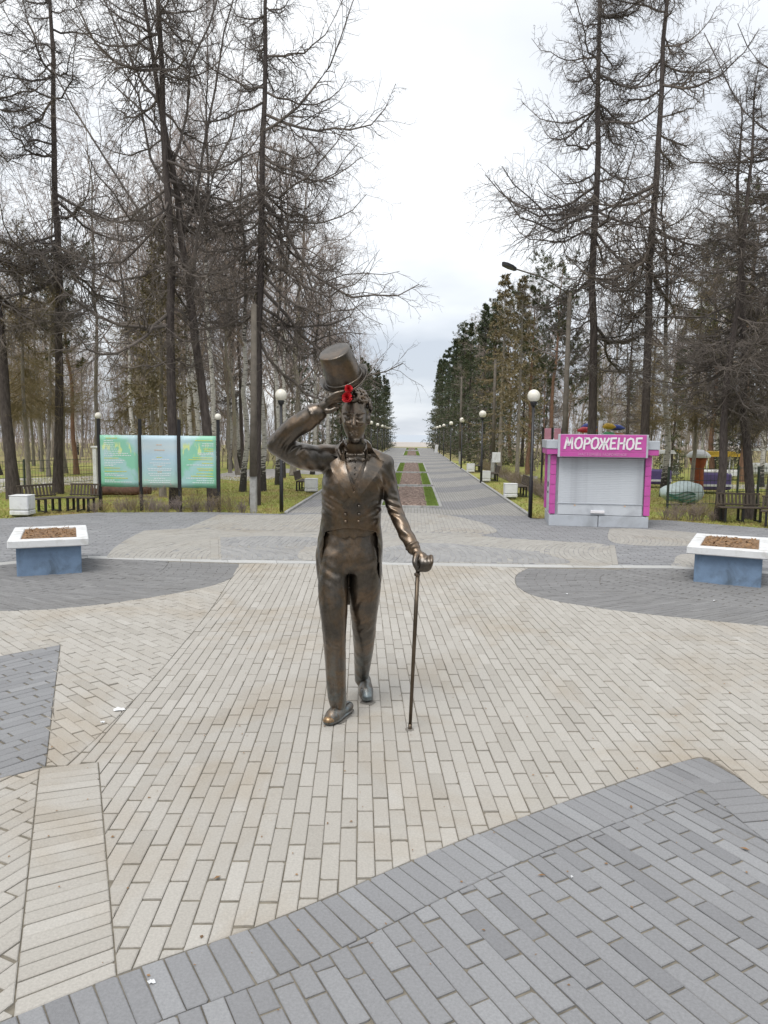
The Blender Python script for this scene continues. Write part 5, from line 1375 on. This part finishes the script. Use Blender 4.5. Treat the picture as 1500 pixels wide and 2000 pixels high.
M['bark_pine'] = bark('pine_bark', (.13,.08,.06), (.30,.18,.12), 5)
mt, t, b = nodes('birch_bark'); p = opos(t)
st = noise(t, scaled(t, p, (3,3,15)), 1.6, 4, .6); z_ = N(t, 'ShaderNodeSeparateXYZ', {0: p}).outputs[2]
lowk = ramp(t, N(t, 'ShaderNodeMath', {0: z_, 1: .1}, operation='MULTIPLY').outputs[0], [(.03, (.30,.30,.30)), (.16, (0,0,0)), (.60, (0,0,0)), (.95, (.35,.35,.35))])
c = ramp(t, N(t, 'ShaderNodeMath', {0: st, 1: lowk}, operation='SUBTRACT').outputs[0], [(.36, (.045,.040,.036)), (.44, (.44,.42,.39)), (.7, (.60,.58,.55))])
t.links.new(c, b.inputs['Base Color']); b.inputs['Roughness'].default_value = .8; bump(t, b, st, .4, .02); M['bark_birch'] = mt
M['twig_larch'] = twigm('larch_twigs', (.11,.098,.092), (.18,.158,.14))
M['twig_brown'] = twigm('brown_twigs', (.27,.225,.205), (.38,.32,.29))
M['twig_olive'] = twigm('olive_twigs', (.20,.17,.095), (.30,.245,.155))
def needlem(name, c0, c1, c2):
    mt, t, b = nodes(name); p = opos(t); rnd = N(t, 'ShaderNodeObjectInfo').outputs['Random']
    c = ramp(t, noise(t, p, 1.1, 4, .6), [(.3, c0), (.5, c1), (.72, c2)]); c = mixc(t, .4, c, ramp(t, rnd, [(0., (.7,.8,.8)), (1., (1.3,1.2,1.0))]), 'MULTIPLY')
    t.links.new(c, b.inputs['Base Color']); b.inputs['Roughness'].default_value = .7; b.inputs['Specular IOR Level'].default_value = .25; return mt
M['needle_spruce'] = needlem('spruce_needles', (.048,.066,.038), (.075,.098,.052), (.13,.12,.066))
M['needle_pine'] = needlem('pine_needles', (.060,.078,.040), (.10,.115,.056), (.17,.15,.08))
M['needle_brown'] = needlem('dry_needles', (.14,.12,.07), (.20,.165,.095), (.26,.20,.115))

def trunk_line(h, r0, K=14, lean=(0,0), wob=.012, rg=None, top=.12):
    rg = rg or R_; s = np.linspace(0, 1, K); P0 = np.zeros((1,K,3)); P0[0,:,2] = h*s
    w = np.cumsum(rg.normal(size=(K,2))*wob*h/K**.5, axis=0); w -= w[0]
    P0[0,:,0] = lean[0]*s*h+w[:,0]; P0[0,:,1] = lean[1]*s*h+w[:,1]
    Rr = r0*((1-s)**.85*(1-top)+top); Rr[0] *= 1.35; Rr = Rr[None,:]; return P0, Rr
def needles(Pp, n, ln, wd, t0=.0, t1=1., ang=.8, droop=0., rg=None):
    """small blades standing off twigs (two triangles folded along the rib)"""
    rg = rg or R_; Np = len(Pp); i = np.repeat(np.arange(Np), n); m_ = len(i); t_ = t0+(t1-t0)*rg.random(m_)
    pos, tan, _ = sample(Pp, np.ones(Pp.shape[:2]), i, t_); ref = rg.normal(size=(m_,3)); per = unit(ref-tan*(ref*tan).sum(1, keepdims=True))
    a = ang*(1+.3*rg.normal(size=m_)); d = tan*np.cos(a)[:,None]+per*np.sin(a)[:,None]; d[:,2] += droop; d = unit(d)
    L = ln*(.6+.8*rg.random(m_)); sd = unit(np.cross(d, rg.normal(size=(m_,3))))*(wd*(.7+.6*rg.random(m_)))[:,None]; nn = np.cross(d, unit(sd))*wd*.5
    tip = pos+d*L[:,None]; mid = pos+d*(L*.5)[:,None]
    V = np.stack([pos, mid+sd+nn, tip, mid-sd+nn], axis=1).reshape(-1,3); return V, np.arange(4*m_).reshape(-1,4)

def larch(seed, h=18., r0=.17, bare=.22, nb=58, blen=3.6, droop=-.16, lean=(0,0), dens=1.0, extra=()):
    rg = np.random.default_rng(seed); T, TR = trunk_line(h, r0, 16, lean, .010, rg, .06)
    n = nb; t_ = bare+(.985-bare)*np.sort(rg.random(n))
    pos, tan, rad = sample(T, TR, np.zeros(n, int), t_); az = rg.random(n)*6.283+np.arange(n)*2.4
    el = -.10+.75*((t_-bare)/(1-bare))**1.6+.15*rg.normal(size=n)
    d = np.c_[np.cos(az)*np.cos(el), np.sin(az)*np.cos(el), np.sin(el)]
    L = blen*(1-((t_-bare)/(1.02-bare))**1.5*.82)*(.55+.75*rg.random(n)); L[:6] *= .55
    for j, (te, ae, ee, le) in enumerate(extra):          # boughs one can recognise
        t_[j] = te; L[j] = le; d[j] = (math.cos(ae)*math.cos(ee), math.sin(ae)*math.cos(ee), math.sin(ee))
    if len(extra): pos, tan, rad = sample(T, TR, np.zeros(n, int), t_)
    K = 9; s = np.linspace(0, 1, K)[None,:,None]; B1 = pos[:,None,:]+d[:,None,:]*L[:,None,None]*s
    B1[:,:,2] += L[:,None]*(droop*np.sin(np.linspace(0, 1, K)*np.pi*.75)+.20*np.linspace(0, 1, K)**3)[None,:]
    nz = rg.normal(size=(n,K,3))*.035*L[:,None,None]; nz[:,0] = 0; B1 += np.cumsum(nz, axis=1)*.6
    R1 = (np.minimum(rad*.55, .008+.010*L))[:,None]*np.linspace(1, .25, K)[None,:]
    B2, R2 = spawn(B1, R1, int(20*dens), .10, 1., .95, .30, 5, -.10, .07, .55, .0055, .45, .4, .4, rg, None, .45)
    B3, R3 = spawn(B2, R2, 6, .1, 1., .9, .42, 3, -.12, .10, .7, .0040, .2, .6, .4, rg, None, .3)
    B4, R4 = spawn(B1, R1, int(20*dens), .1, 1., 1.25, .1, 3, -.15, .08, .4, .0040, .3, .6, .5, rg, .22, .1)
    B5, R5 = spawn(B3, R3, 2, .2, 1., .9, .5, 2, -.05, .08, .8, .0033, 0, .7, .4, rg)
    tr = join([tubes(T, TR, 9)]); br = join([tubes(B1, R1, 5), tubes(B2, R2, 3), tubes(B3, R3, 3), tubes(B4, R4, 3), tubes(B5, R5, 3)])
    return tr, br
def broadleaf(seed, h=15., r0=.13, fork=.34, nb=22, lean=(0,0), up=.72, hang=-.22, dens=1.0, bl=.42):
    rg = np.random.default_rng(seed); T, TR = trunk_line(h, r0, 15, lean, .022, rg, .05)
    B1, R1 = spawn(T, TR, nb, fork, .97, up, bl, 8, .10, .05, .55, .012, .1, .22, .3, rg, None, .72)
    B2, R2 = spawn(B1, R1, int(9*dens), .2, 1., .75, .42, 6, -.02, .07, .5, .006, .1, .3, .35, rg, None, .5)
    B3, R3 = spawn(B2, R2, int(7*dens), .15, 1., .75, .42, 4, hang*.6, .09, .55, .0042, 0, .4, .35, rg, None, .4)
    B4, R4 = spawn(B3, R3, 5, .15, 1., .7, .55, 3, hang, .09, .7, .0046, 0, .5, .4, rg)
    tr = join([tubes(T, TR, 9)]); br = join([tubes(B1, R1, 5), tubes(B2, R2, 4), tubes(B3, R3, 3), tubes(B4, R4, 3)])
    return tr, br
def forked(seed, h=15., r0=.15):
    """trunk that splits into steep leaning limbs"""
    rg = np.random.default_rng(seed); T, TR = trunk_line(h, r0, 15, (-.10,0), .015, rg, .05)
    s = np.linspace(0, 1, 9)[:,None]
    B1 = []; R1 = []
    for t0, dx, dy, L in ((.40,-.72,-.1,8.5),(.44,.25,.2,7.5),(.50,-.35,.3,7.0),(.33,.55,-.3,4.5),(.55,.45,0,5.),(.62,-.5,.1,4.5)):
        p0, _, rr = sample(T, TR, np.array([0]), np.array([t0])); d = unit(np.array([dx,dy,.85])); q = p0+d*L*s; q[:,2] += .8*s[:,0]**2; q[:,2] += (1.3*s[:,0]**2-.5*s[:,0]); q[1:] += np.cumsum(rg.normal(size=(8,3))*.13, axis=0); B1.append(q); R1.append(rr[0]*(.40 if L > 8 else .55)*np.linspace(1,.15,9))
    B1, R1 = np.array(B1), np.array(R1)
    B2, R2 = spawn(np.concatenate([B1, T[:,6:]]) if T.shape[1]-6 == 9 else B1, np.concatenate([R1, TR[:,6:]]) if T.shape[1]-6 == 9 else R1, 14, .25, 1., .7, .34, 6, .02, .06, .5, .007, .1, .3, .35, rg, None, .5)
    B3, R3 = spawn(B2, R2, 8, .15, 1., .75, .40, 4, -.08, .09, .55, .0042, 0, .4, .35, rg, None, .4)
    B4, R4 = spawn(B3, R3, 5, .15, 1., .7, .5, 3, -.15, .09, .7, .0034, 0, .5, .4, rg)
    return join([tubes(T, TR, 9)]), join([tubes(B1, R1, 7), tubes(B2, R2, 4), tubes(B3, R3, 3), tubes(B4, R4, 3)])
def spruce(seed, h=13., r0=.15, rad=2.1, base=.06, nb=120, dens=1.):
    rg = np.random.default_rng(seed); T, TR = trunk_line(h, r0, 12, (0,0), .006, rg, .05); n = nb
    t_ = base+(.99-base)*np.sort(rg.random(n)); pos, tan, rr = sample(T, TR, np.zeros(n, int), t_); az = np.arange(n)*2.399+rg.normal(size=n)*.3
    L = rad*(1-((t_-base)/(1-base))**1.15*.94)*(.72+.45*rg.random(n)); el = -.05-.22*(1-t_)+.45*t_**4+.08*rg.normal(size=n)
    d = np.c_[np.cos(az)*np.cos(el), np.sin(az)*np.cos(el), np.sin(el)]; K = 6; s = np.linspace(0, 1, K)[None,:,None]
    B1 = pos[:,None,:]+d[:,None,:]*L[:,None,None]*s; B1[:,:,2] += L[:,None]*(-.18*np.sin(np.linspace(0,1,K)*2.4)+.10*np.linspace(0,1,K)**3)[None,:]; R1 = (.006+.007*L)[:,None]*np.linspace(1,.3,K)[None,:]
    B2, R2 = spawn(B1, R1, int(11*dens), .12, 1., .85, .36, 4, -.22, .06, .5, .004, .6, .5, .3, rg, None, .5)
    nd = join([needles(B2, int(7*dens), .17, .030, .1, 1., .7, -.15, rg), needles(B1, int(16*dens), .17, .030, .15, 1., .8, -.1, rg)])
    return join([tubes(T, TR, 8)]), join([tubes(B1, R1, 4), tubes(B2, R2, 3)]), nd
def pine(seed, h=15., r0=.16, base=.55, nb=34, rad=2.6, lean=(0,0)):
    rg = np.random.default_rng(seed); T, TR = trunk_line(h, r0, 14, lean, .018, rg, .06)
    B1, R1 = spawn(T, TR, nb, base, .985, 1.05, .2, 7, .10, .06, .5, .012, .2, .25, .35, rg, rad, .55)
    B2, R2 = spawn(B1, R1, 7, .3, 1., .8, .40, 5, .08, .07, .5, .006, .2, .4, .35, rg, None, .4)
    B3, R3 = spawn(B2, R2, 5, .3, 1., .75, .5, 3, .05, .08, .6, .004, .1, .5, .3, rg)
    nd = join([needles(B3, 14, .15, .016, .1, 1.05, .65, .05, rg), needles(B2, 9, .15, .016, .5, 1.05, .7, .05, rg)])
    return join([tubes(T, TR, 9)]), join([tubes(B1, R1, 5), tubes(B2, R2, 3), tubes(B3, R3, 3)]), nd

TPL = {}
def template(key, geo, bark_m, twig_m, needle_m=None):
    d = [('trunk', np_mesh(key+'_trunk', *geo[0], M[bark_m], True)), ('branches', np_mesh(key+'_branches', *geo[1], M[twig_m], False))]
    if needle_m: d.append(('crown', np_mesh(key+'_crown', *geo[2], M[needle_m], False)))
    else: d[1] = ('crown', d[1][1])
    TPL[key] = d
EXB = ((.46,0.,-.30,5.6),(.33,.15,-.42,4.8),(.58,.0,.12,4.2),(.555,-.1,.95,4.6),(.52,.2,-.02,3.4),(.38,-.2,-.25,4.2),(.43,2.9,.0,3.0),(.66,.1,.5,3.2),(.36,3.3,-.1,2.6))
for i in range(4): template(f'larch{i}', larch(100+i, 18, .165, [.20,.24,.16,.28][i], [78,58,76,66][i], [3.9,3.3,3.5,3.6][i], [-.19,-.12,-.22,-.14][i], (0,0), 1.0, EXB if i == 2 else ()), 'bark_larch', 'twig_larch')
for i in range(3): template(f'birch{i}', broadleaf(200+i, 15, .125, [.40,.46,.36][i], 22, ((.02,0),(-.03,.02),(.05,0))[i], .62, -.26, 1., .34), 'bark_birch', 'twig_brown')
for i in range(4): template(f'bare{i}', broadleaf(300+i, 14, .13, [.30,.36,.26,.42][i], [24,20,26,20][i], ((.02,0),(-.03,0),(.0,.03),(.04,-.02))[i], .68, -.12, 1., .42), 'bark_grey', 'twig_brown')
for i in range(2): template(f'olive{i}', larch(400+i, 11, .10, .30, 58, 2.4, -.30, (0,0), .9), 'bark_grey', 'twig_olive')
for i in range(3): template(f'spruce{i}', spruce(500+i, 13, .15, [2.1,1.8,2.4][i]), 'bark_larch', 'twig_brown', 'needle_spruce')
template('drys', spruce(510, 11, .12, 1.9, .22, 84, .75), 'bark_grey', 'twig_olive', 'needle_brown')
for i in range(2): template(f'pine{i}', pine(600+i, 14, .16, [.50,.42][i]), 'bark_pine', 'twig_brown', 'needle_pine')
template('fork', forked(700), 'bark_larch', 'twig_larch')

def tree(key, x, y, h0, rz, label, cat='tree', group=None, name='tree', lean=(0,0), thick=1.0):
    """h0: height relative to the template; lean: tilt of the whole tree in radians"""
    o = empty(name, (float(x), float(y), -.05), 0, label, cat, group)
    o.rotation_euler = (lean[1], lean[0], rz) if False else (Matrix.Rotation(lean[0], 3, 'Y') @ Matrix.Rotation(lean[1], 3, 'X') @ Matrix.Rotation(rz, 3, 'Z')).to_euler()
    o.scale = (h0*thick, h0*thick, h0)
    for nm, me in TPL[key]:
        c_ = link(nm, me, o)
        if nm != 'trunk': c_['kind'] = 'stuff'
    return o
def base_at(px, py): g_ = gnd(px, py); return float(g_[0]), float(g_[1])
def lean_to(bx, by, px, py):
    """tilt so that the trunk axis passes the photo point (px, py) in the plane through its foot"""
    q = at(px, py, by); return math.atan2(q[0]-bx, q[2])
# ---- the trees one can tell apart: foot pixel, a second pixel on the trunk
heroes = [
 ('larch1', (27,972), (-3,650), 1.05, 1.0, 'dark larch at the left edge leaning out of the view behind the bin', 1.0),
 ('larch3', (113,962), (97,200), 1.12, 2.3, 'tall sparse larch rising behind the left benches', .80),
 ('larch0', (343,990), (312,150), 1.05, .4, 'dark larch trunk standing behind the middle and right posters', .80),
 ('fork', (418,988), (395,465), 1.10, .0, 'forked grey tree with steep limbs right of the posters', .85),
 ('larch2', (497,984), (517,150), 1.02, 0.0, 'tall larch with long right-hand boughs behind the utility pole', .80),
 ('larch0', (1152,975), (1166,300), 1.12, 3.4, 'tall dark larch behind the left half of the kiosk', .82),
 ('larch3', (1253,978), (1305,125), 1.15, 5.1, 'tall larch leaning right behind the kiosk corner', .78),
 ('larch1', (1405,1014), (1440,640), .60, 2.0, 'slim leaning trunk beside the right bench', 1.1),
 ('larch2', (1462,1011), (1452,250), .58, .9, 'stout dark larch behind the right bench', 1.25),
 ('larch2', (1590,1000), (1620,300), .95, 2.9, 'larch just outside the right edge with boughs reaching in', 1.0),
]
for k, f_, s_, h_, rz_, lab, th in heroes:
    x, y = base_at(*f_); tree(k, x, y, h_, rz_, lab, 'tree', None, 'larch_tree' if 'larch' in k else 'forked_tree', (lean_to(x, y, *s_), 0), th)
birches = [
 ((449,915),(447,800),.95,'white birch, first left of the utility pole'), ((465,913),(464,800),.9,'thin grey birch just behind the first birch left of the pole'), ((474,958),(480,820),.80,'mottled birch close on the left of the utility pole'),
 ((513,957),(512,820),.85,'mottled birch close on the right of the utility pole'), ((543,945),(548,830),.82,'birch behind the nearest left lamp'),
 ((1295,968),(1312,640),.80,'slender white birch leaning right, beside the kiosk'), ((1393,925),(1410,760),.85,'white birch beyond the playground canopy'), ((1487,950),(1496,830),.75,'white birch at the right edge behind the bench'),
 ((263,930),(262,780),.85,'birch rising behind the left poster'), ((317,935),(317,780),.85,'thin birch behind the middle poster'), ((376,932),(375,780),.9,'birch behind the right poster, left one'), ((391,930),(391,780),.85,'birch behind the right poster, right one'),
 ((610,925),(618,840),.8,'pale birch seen under the raised forearm'), ((640,915),(642,860),.8,'pale birch just left of the statue head')]
for i, (f_, s_, h_, lab) in enumerate(birches):
    x, y = base_at(*f_); tree(f'birch{i % 3}', x, y, h_, i*1.9, lab, 'tree', 'birches', 'birch_tree', (lean_to(x, y, *s_), 0), 1.05)
special = [
 ('pine0', (150,925), .72, .7, 'dark green pine crown left of the tall sparse larch', 'pine_tree'), ('drys', (318,968), .78, 1.1, 'olive brown drooping spruce behind the posters', 'spruce_tree'), ('drys', (300,955), .70, 2.6, 'smaller olive brown spruce behind the left poster', 'spruce_tree'),
 ('olive0', (55,965), .80, .3, 'low olive brown larch overhanging the left benches', 'larch_tree'), 
 ('pine1', (1030,925), .70, 1.2, 'brown green pine behind the nearest right lamp', 'pine_tree'), ('pine0', (1070,930), .74, 4.0, 'tall pine left of the dark larch behind the kiosk', 'pine_tree'), ('pine1', (1450,940), .92, 2.0, 'broad pine behind the right bench trunks', 'pine_tree'), ('pine0', (1390,930), .85, 5.2, 'pine behind the playground pillar', 'pine_tree'), ('pine1', (1530,935), .9, 3.6, 'pine at the right edge of the wood', 'pine_tree'),
 ('olive0', (1350,975), .75, 1.4, 'olive larch with low boughs over the right fence', 'larch_tree'), ('olive1', (1500,985), .8, 2.2, 'olive larch right of the stout trunk', 'larch_tree'), ('drys', (1010,935), .85, .2, 'olive brown spruce between the right lamps', 'spruce_tree'), ('drys', (975,925), .95, 1.7, 'brown spruce behind the white signboard', 'spruce_tree'),
]
for i, (k, f_, h_, rz_, lab, nm) in enumerate(special):
    x, y = base_at(*f_); tree(k, x, y, h_, rz_, lab, 'tree', None, nm)
veil = [(-10.6,33,1.25,'bare0','right of the posters, farther one'),(-8.2,30.5,1.25,'birch1','right of the posters, nearer pale one'),(-15.5,36,1.25,'bare3','left of the posters'),(-5.9,34,1.1,'birch0','nearest to the alley'),(20.5,38,1.15,'bare3','at the right edge')]
for i, (x, y, h_, k, w_) in enumerate(veil):
    sd = 'left' if x < 0 else 'right'
    tree(k, x, y, h_, i*2.1, f'tall slender bare tree behind the {sd} larches, {w_}', 'tree', f'tall bare trees behind the {sd} larches', 'bare_tree' if 'bare' in k else 'birch_tree', (0,0), .68)
# ---- spruces lining the far alley: each side its own row
rs = random.Random(12)
def row(side, ys, keys, hs, lab, xoff):
    for i, (y, h_) in enumerate(zip(ys, hs)):
        k = keys[i % len(keys)]; x = side*(xoff-max(0, y-46)*.013+rs.uniform(-.25,.25)) + (-.08 if side < 0 else 0)
        tree(k, x, y, h_, rs.random()*6.28, f'{lab}, {ordn[i] if i < len(ordn) else "farthest"} from the plaza', 'tree', 'trees lining the alley', 'spruce_tree' if 'spruce' in k else ('bare_tree' if 'bare' in k else 'pine_tree'))
row(1, [46,53,60,67,74,81,88,95,102,109,115], ['spruce0','spruce2','spruce1','spruce0'], [.80,.86,.84,.92,.88,.95,.94,.98,.98,1.0,1.0], 'dark spruce in the right alley row', 5.0)
row(1, [38,44,50,57,64,72,80,90,100,110,118], ['pine1','bare1','spruce2','pine0'], [.60,.75,.78,.84,.90,.98,1.0,1.05,1.05,1.1,1.1], 'tall tree in the second right row', 7.4)
row(-1, [52,59,66,73,80,87,94,100,106,112,117], ['spruce1','spruce0','spruce2','spruce0'], [.56,.62,.66,.70,.74,.74,.78,.78,.80,.80,.82], 'dark spruce in the left alley row', 5.0)
row(-1, [42,49,56,64,73,82,91,101,110,116,122], ['bare0','spruce2','bare2','spruce1'], [.72,.74,.80,.82,.86,.90,.92,.95,.98,.98,1.0], 'tall tree in the second left row', 7.6)
# ---- the wood behind: bare trees, shared look
wood = []
def far_enough(x, y, d=1.7): return all((x-a)**2+(y-b_)**2 > d*d for a, b_ in wood)
n_ = 0; tries = 0
keys = ['bare0','bare1','bare2','bare3','birch0','birch1','birch2','bare0','olive0','larch1','larch0','olive1','spruce1','pine0','bare3']
while n_ < 215 and tries < 6000:
    tries += 1
    side = 1 if rs.random() < .5 else -1; y = 27+68*rs.random()**1.15; xm = 6.2+.62*y; x = side*(5.2+(xm-4.2)*rs.random())
    if side < 0 and y < 33 and x > -14 and rs.random() < .7: continue
    if side > 0 and y < 36 and 4 < x < 15: continue
    if side > 0 and y < 48 and .12 < x/y < .24: continue
    if not far_enough(x, y): continue
    wood.append((x, y)); k = rs.choice(keys)
    if side < 0 and k[0] in 'sp' and rs.random() < .7: k = rs.choice(['bare0','bare2','birch1'])
    hh = {'b':.98,'o':.95,'l':.74,'s':.8,'p':.88}[k[0]]*rs.uniform(.75,1.15)*(1.0 if y < 50 else .9)*(.85 if side > 0 else 1.)
    nm = {'bare':'bare_tree','birc':'birch_tree','oliv':'larch_tree','larc':'larch_tree','spru':'spruce_tree','pine':'pine_tree'}[k[:4]]
    sd = 'left' if side < 0 else 'right'
    kind_ = {'bare_tree':'bare leafless tree','birch_tree':'pale stemmed birch tree','larch_tree':'leafless larch tree','spruce_tree':'dark spruce','pine_tree':'green pine'}[nm]
    dep = 'at the front of' if y < 45 else ('in the middle of' if y < 68 else 'at the back of'); off = 'close to the alley' if abs(x) < .25*y else 'away from the alley'
    tree(k, x, y, hh, rs.random()*6.28, f'{kind_} {dep} the {sd} wood, {off}', 'tree', f'{kind_}s {dep} the {sd} wood', nm, (rs.uniform(-.05,.05), rs.uniform(-.04,.04)), rs.uniform(.8,1.1))
    n_ += 1
# ---- far wood and brushwood that nobody could count
def thicket(name, n, xr, yr, hmin, hmax, seed, mat, cond=None):
    rg = np.random.default_rng(seed); x = rg.uniform(*xr, n); y = rg.uniform(*yr, n)
    if cond is not None: k = cond(x, y); x, y = x[k], y[k]; n = len(x)
    h_ = hmin+(hmax-hmin)*rg.random(n)**1.4; K = 4; s = np.linspace(0, 1, K)[None,:,None]; d = rg.normal(size=(n,3))*.16; d[:,2] = 1
    Pp = np.c_[x, y, np.full(n, -.05)][:,None,:]+d[:,None,:]*h_[:,None,None]*s; Pp[:,1:,:2] += np.cumsum(rg.normal(size=(n,K-1,2))*.10*h_[:,None,None]**.5, axis=1); Rr = (.004+.0045*h_)[:,None]*np.linspace(1,.3,K)[None,:]
    B2, R2 = spawn(Pp, Rr, 7, .2, 1., .7, .35, 3, .02, .08, .5, .0045, 0, .4, .4, rg); B3, R3 = spawn(B2, R2, 3, .2, 1., .7, .45, 2, -.02, .06, .6, .004, 0, .5, .4, rg)
    me = np_mesh(name, *join([tubes(Pp, Rr, 3), tubes(B2, R2, 3), tubes(B3, R3, 3)]), M[mat]); return tag(link(name, me), f'{name.replace("_"," ")} of grey brown saplings in the wood', 'brushwood', kind='stuff')
thicket('brushwood', 1300, (-60,-6), (42,78), .8, 5.0, 1, 'twig_brown', lambda x, y: (-x < 8+.66*y))
thicket('brushwood', 1300, (6,60), (42,78), .8, 5.0, 2, 'twig_brown', lambda x, y: (x < 8+.66*y))
thicket('far_wood', 750, (-85,-7), (80,112), 3.0, 11.0, 3, 'twig_brown')
thicket('far_wood', 750, (7,85), (80,112), 3.0, 11.0, 4, 'twig_brown')
# ---- clipped bare hedge plants along the paving edge
def shrub_geo(seed, h=.55, n=16):
    rg = np.random.default_rng(seed); K = 4; s = np.linspace(0, 1, K)[None,:,None]; d = rg.normal(size=(n,3))*.42; d[:,2] = 1; hh = h*(.6+.5*rg.random(n))
    Pp = (rg.normal(size=(n,3))*np.array([.05,.05,0]))[:,None,:]+d[:,None,:]*hh[:,None,None]*s; Rr = np.full((n,1), .007)*np.linspace(1,.5,K)[None,:]
    B2, R2 = spawn(Pp, Rr, 9, .2, 1., .7, .5, 3, .03, .08, .6, .0034, 0, .6, .4, rg); B3, R3 = spawn(B2, R2, 3, .2, 1., .7, .5, 2, .03, .06, .7, .003, 0, .6, .4, rg)
    return join([tubes(Pp, Rr, 4), tubes(B2, R2, 3), tubes(B3, R3, 3)])
SH = [np_mesh('shrub', *shrub_geo(900+i, [.5,.6,.42][i], [16,12,20][i]), M[['twig_brown','twig_olive','twig_brown'][i]]) for i in range(3)]
def shrub_line(p0, p1, n, s0, s1, lab):
    a, b_ = np.array(p0), np.array(p1)
    for i in range(n):
        q = a+(b_-a)*((i+rs.uniform(.2,.8))/n); o = link('bare_shrub', SH[rs.randrange(3)]); k = rs.uniform(s0, s1); o.scale = (k, k, k*rs.uniform(.85,1.15)); o.location = (q[0], q[1]+rs.uniform(-.12,.12), -.04); o.rotation_euler = (0,0,rs.random()*6.28)
        tag(o, lab, 'shrub', lab)
shrub_line(gnd(176,998)[:2], gnd(480,1000)[:2], 15, .5, .85, 'bare clipped hedge shrub under the notice board')
shrub_line(gnd(1290,1012)[:2], gnd(1400,1016)[:2], 7, .5, .8, 'bare shrub along the fence right of the kiosk')
shrub_line((4.35,19.6), (4.35,33.), 34, .7, 1.05, 'bare hedge shrub along the right verge of the alley')
shrub_line((4.35,33.5), (4.35,48), 20, .7, 1.0, 'small bare hedge shrub farther along the right verge')
# ---- grass blades and fallen leaves at the lawn edges
def blades(name, n, x0, x1, y0, y1, mat, seed, hmin, hmax, wd, cond=None, flat=False):
    rg = np.random.default_rng(seed); x = rg.uniform(x0, x1, n); y = y0+(y1-y0)*rg.random(n)**1.5
    if cond is not None: k = cond(x, y); x, y = x[k], y[k]
    n = len(x); h_ = rg.uniform(hmin, hmax, n); a = rg.random(n)*6.28; V = np.zeros((n,3,3)); z0 = -.045
    if flat:
        r_ = rg.uniform(.02,.05,n); V = np.zeros((n,4,3)); c_, s_ = np.cos(a)*r_, np.sin(a)*r_
        V[:,0] = np.c_[x-c_, y-s_, z0+h_]; V[:,1] = np.c_[x+s_*.6, y-c_*.6, z0+h_*.6+.012]; V[:,2] = np.c_[x+c_, y+s_, z0+h_*.8+.015]; V[:,3] = np.c_[x-s_*.6, y+c_*.6, z0+h_]
        me = np_mesh(name, V.reshape(-1,3), np.arange(4*n).reshape(-1,4), M[mat])
    else:
        V[:,0] = np.c_[x-wd*np.cos(a), y-wd*np.sin(a), np.full(n,z0)]; V[:,1] = np.c_[x+wd*np.cos(a), y+wd*np.sin(a), np.full(n,z0)]; V[:,2] = np.c_[x+.05*rg.normal(size=n), y+.05*rg.normal(size=n), z0+h_]
        me = np_mesh(name, V.reshape(-1,3), np.arange(3*n).reshape(-1,3), M[mat])
    return tag(link(name, me), name.replace('_',' ')+' on the lawn', 'ground cover', kind='stuff')
def on_lawn_l(x, y):
    e = np.interp(x, [q[0] for q in left_far], [q[1] for q in left_far]); return (y > e+.03) & (x < AXL-.12)
rf = sorted(right_far, key=lambda q: q[0])
def on_lawn_r(x, y):
    e = np.interp(x, [q[0] for q in rf], [q[1] for q in rf]); return (y > e+.03) & (x > AXR+.12)
blades('grass', 42000, -16, AXL-.1, 17, 34, 'lawn', 31, .03, .10, .007, on_lawn_l)
blades('grass', 42000, AXR+.1, 18, 17, 36, 'lawn', 32, .03, .10, .007, on_lawn_r)
blades('fallen_leaves', 7000, -16, AXL-.1, 17, 36, 'leaf_litter', 33, .004, .02, 0, on_lawn_l, True)
blades('fallen_leaves', 7000, AXR+.1, 18, 17, 36, 'leaf_litter', 34, .004, .02, 0, on_lawn_r, True)

# ---- unseen conifers added behind the viewer, so the bronze reflects dark wood
def belt(name, n, seed):
    rg = np.random.default_rng(seed); parts = []
    for i in range(n):
        a = math.radians(-200+220*(i+.5)/n+rg.uniform(-4,4)); r_ = rg.uniform(15, 23); cx_, cy_ = r_*math.cos(a)*1.15, r_*math.sin(a)+1.0
        if cy_ > 9: continue
        k = spruce(1000+i, rg.uniform(11,16), .16, rg.uniform(2.2,3.0), .05, 70, .6)
        nd = needles(spawn(*trunk_line(12., .15, 12, rg=rg), 90, .08, .98, 1.4, .1, 4, -.2, .05, .5, .01, .2, .3, .3, rg, 2.7, .85)[0], 34, .42, .085, .1, 1., .8, -.2, rg)
        for v, q in (k[0], nd): parts.append((v+np.array([cx_, cy_, -.05]), q))
    return tag(link(name, np_mesh(name, *join(parts), M['needle_spruce'])), 'unseen belt of dark conifers added behind the viewer to darken reflections', 'wood', kind='stuff')
belt('far_wood', 26, 77)  # added reflection belt close behind the camera, not distant wood
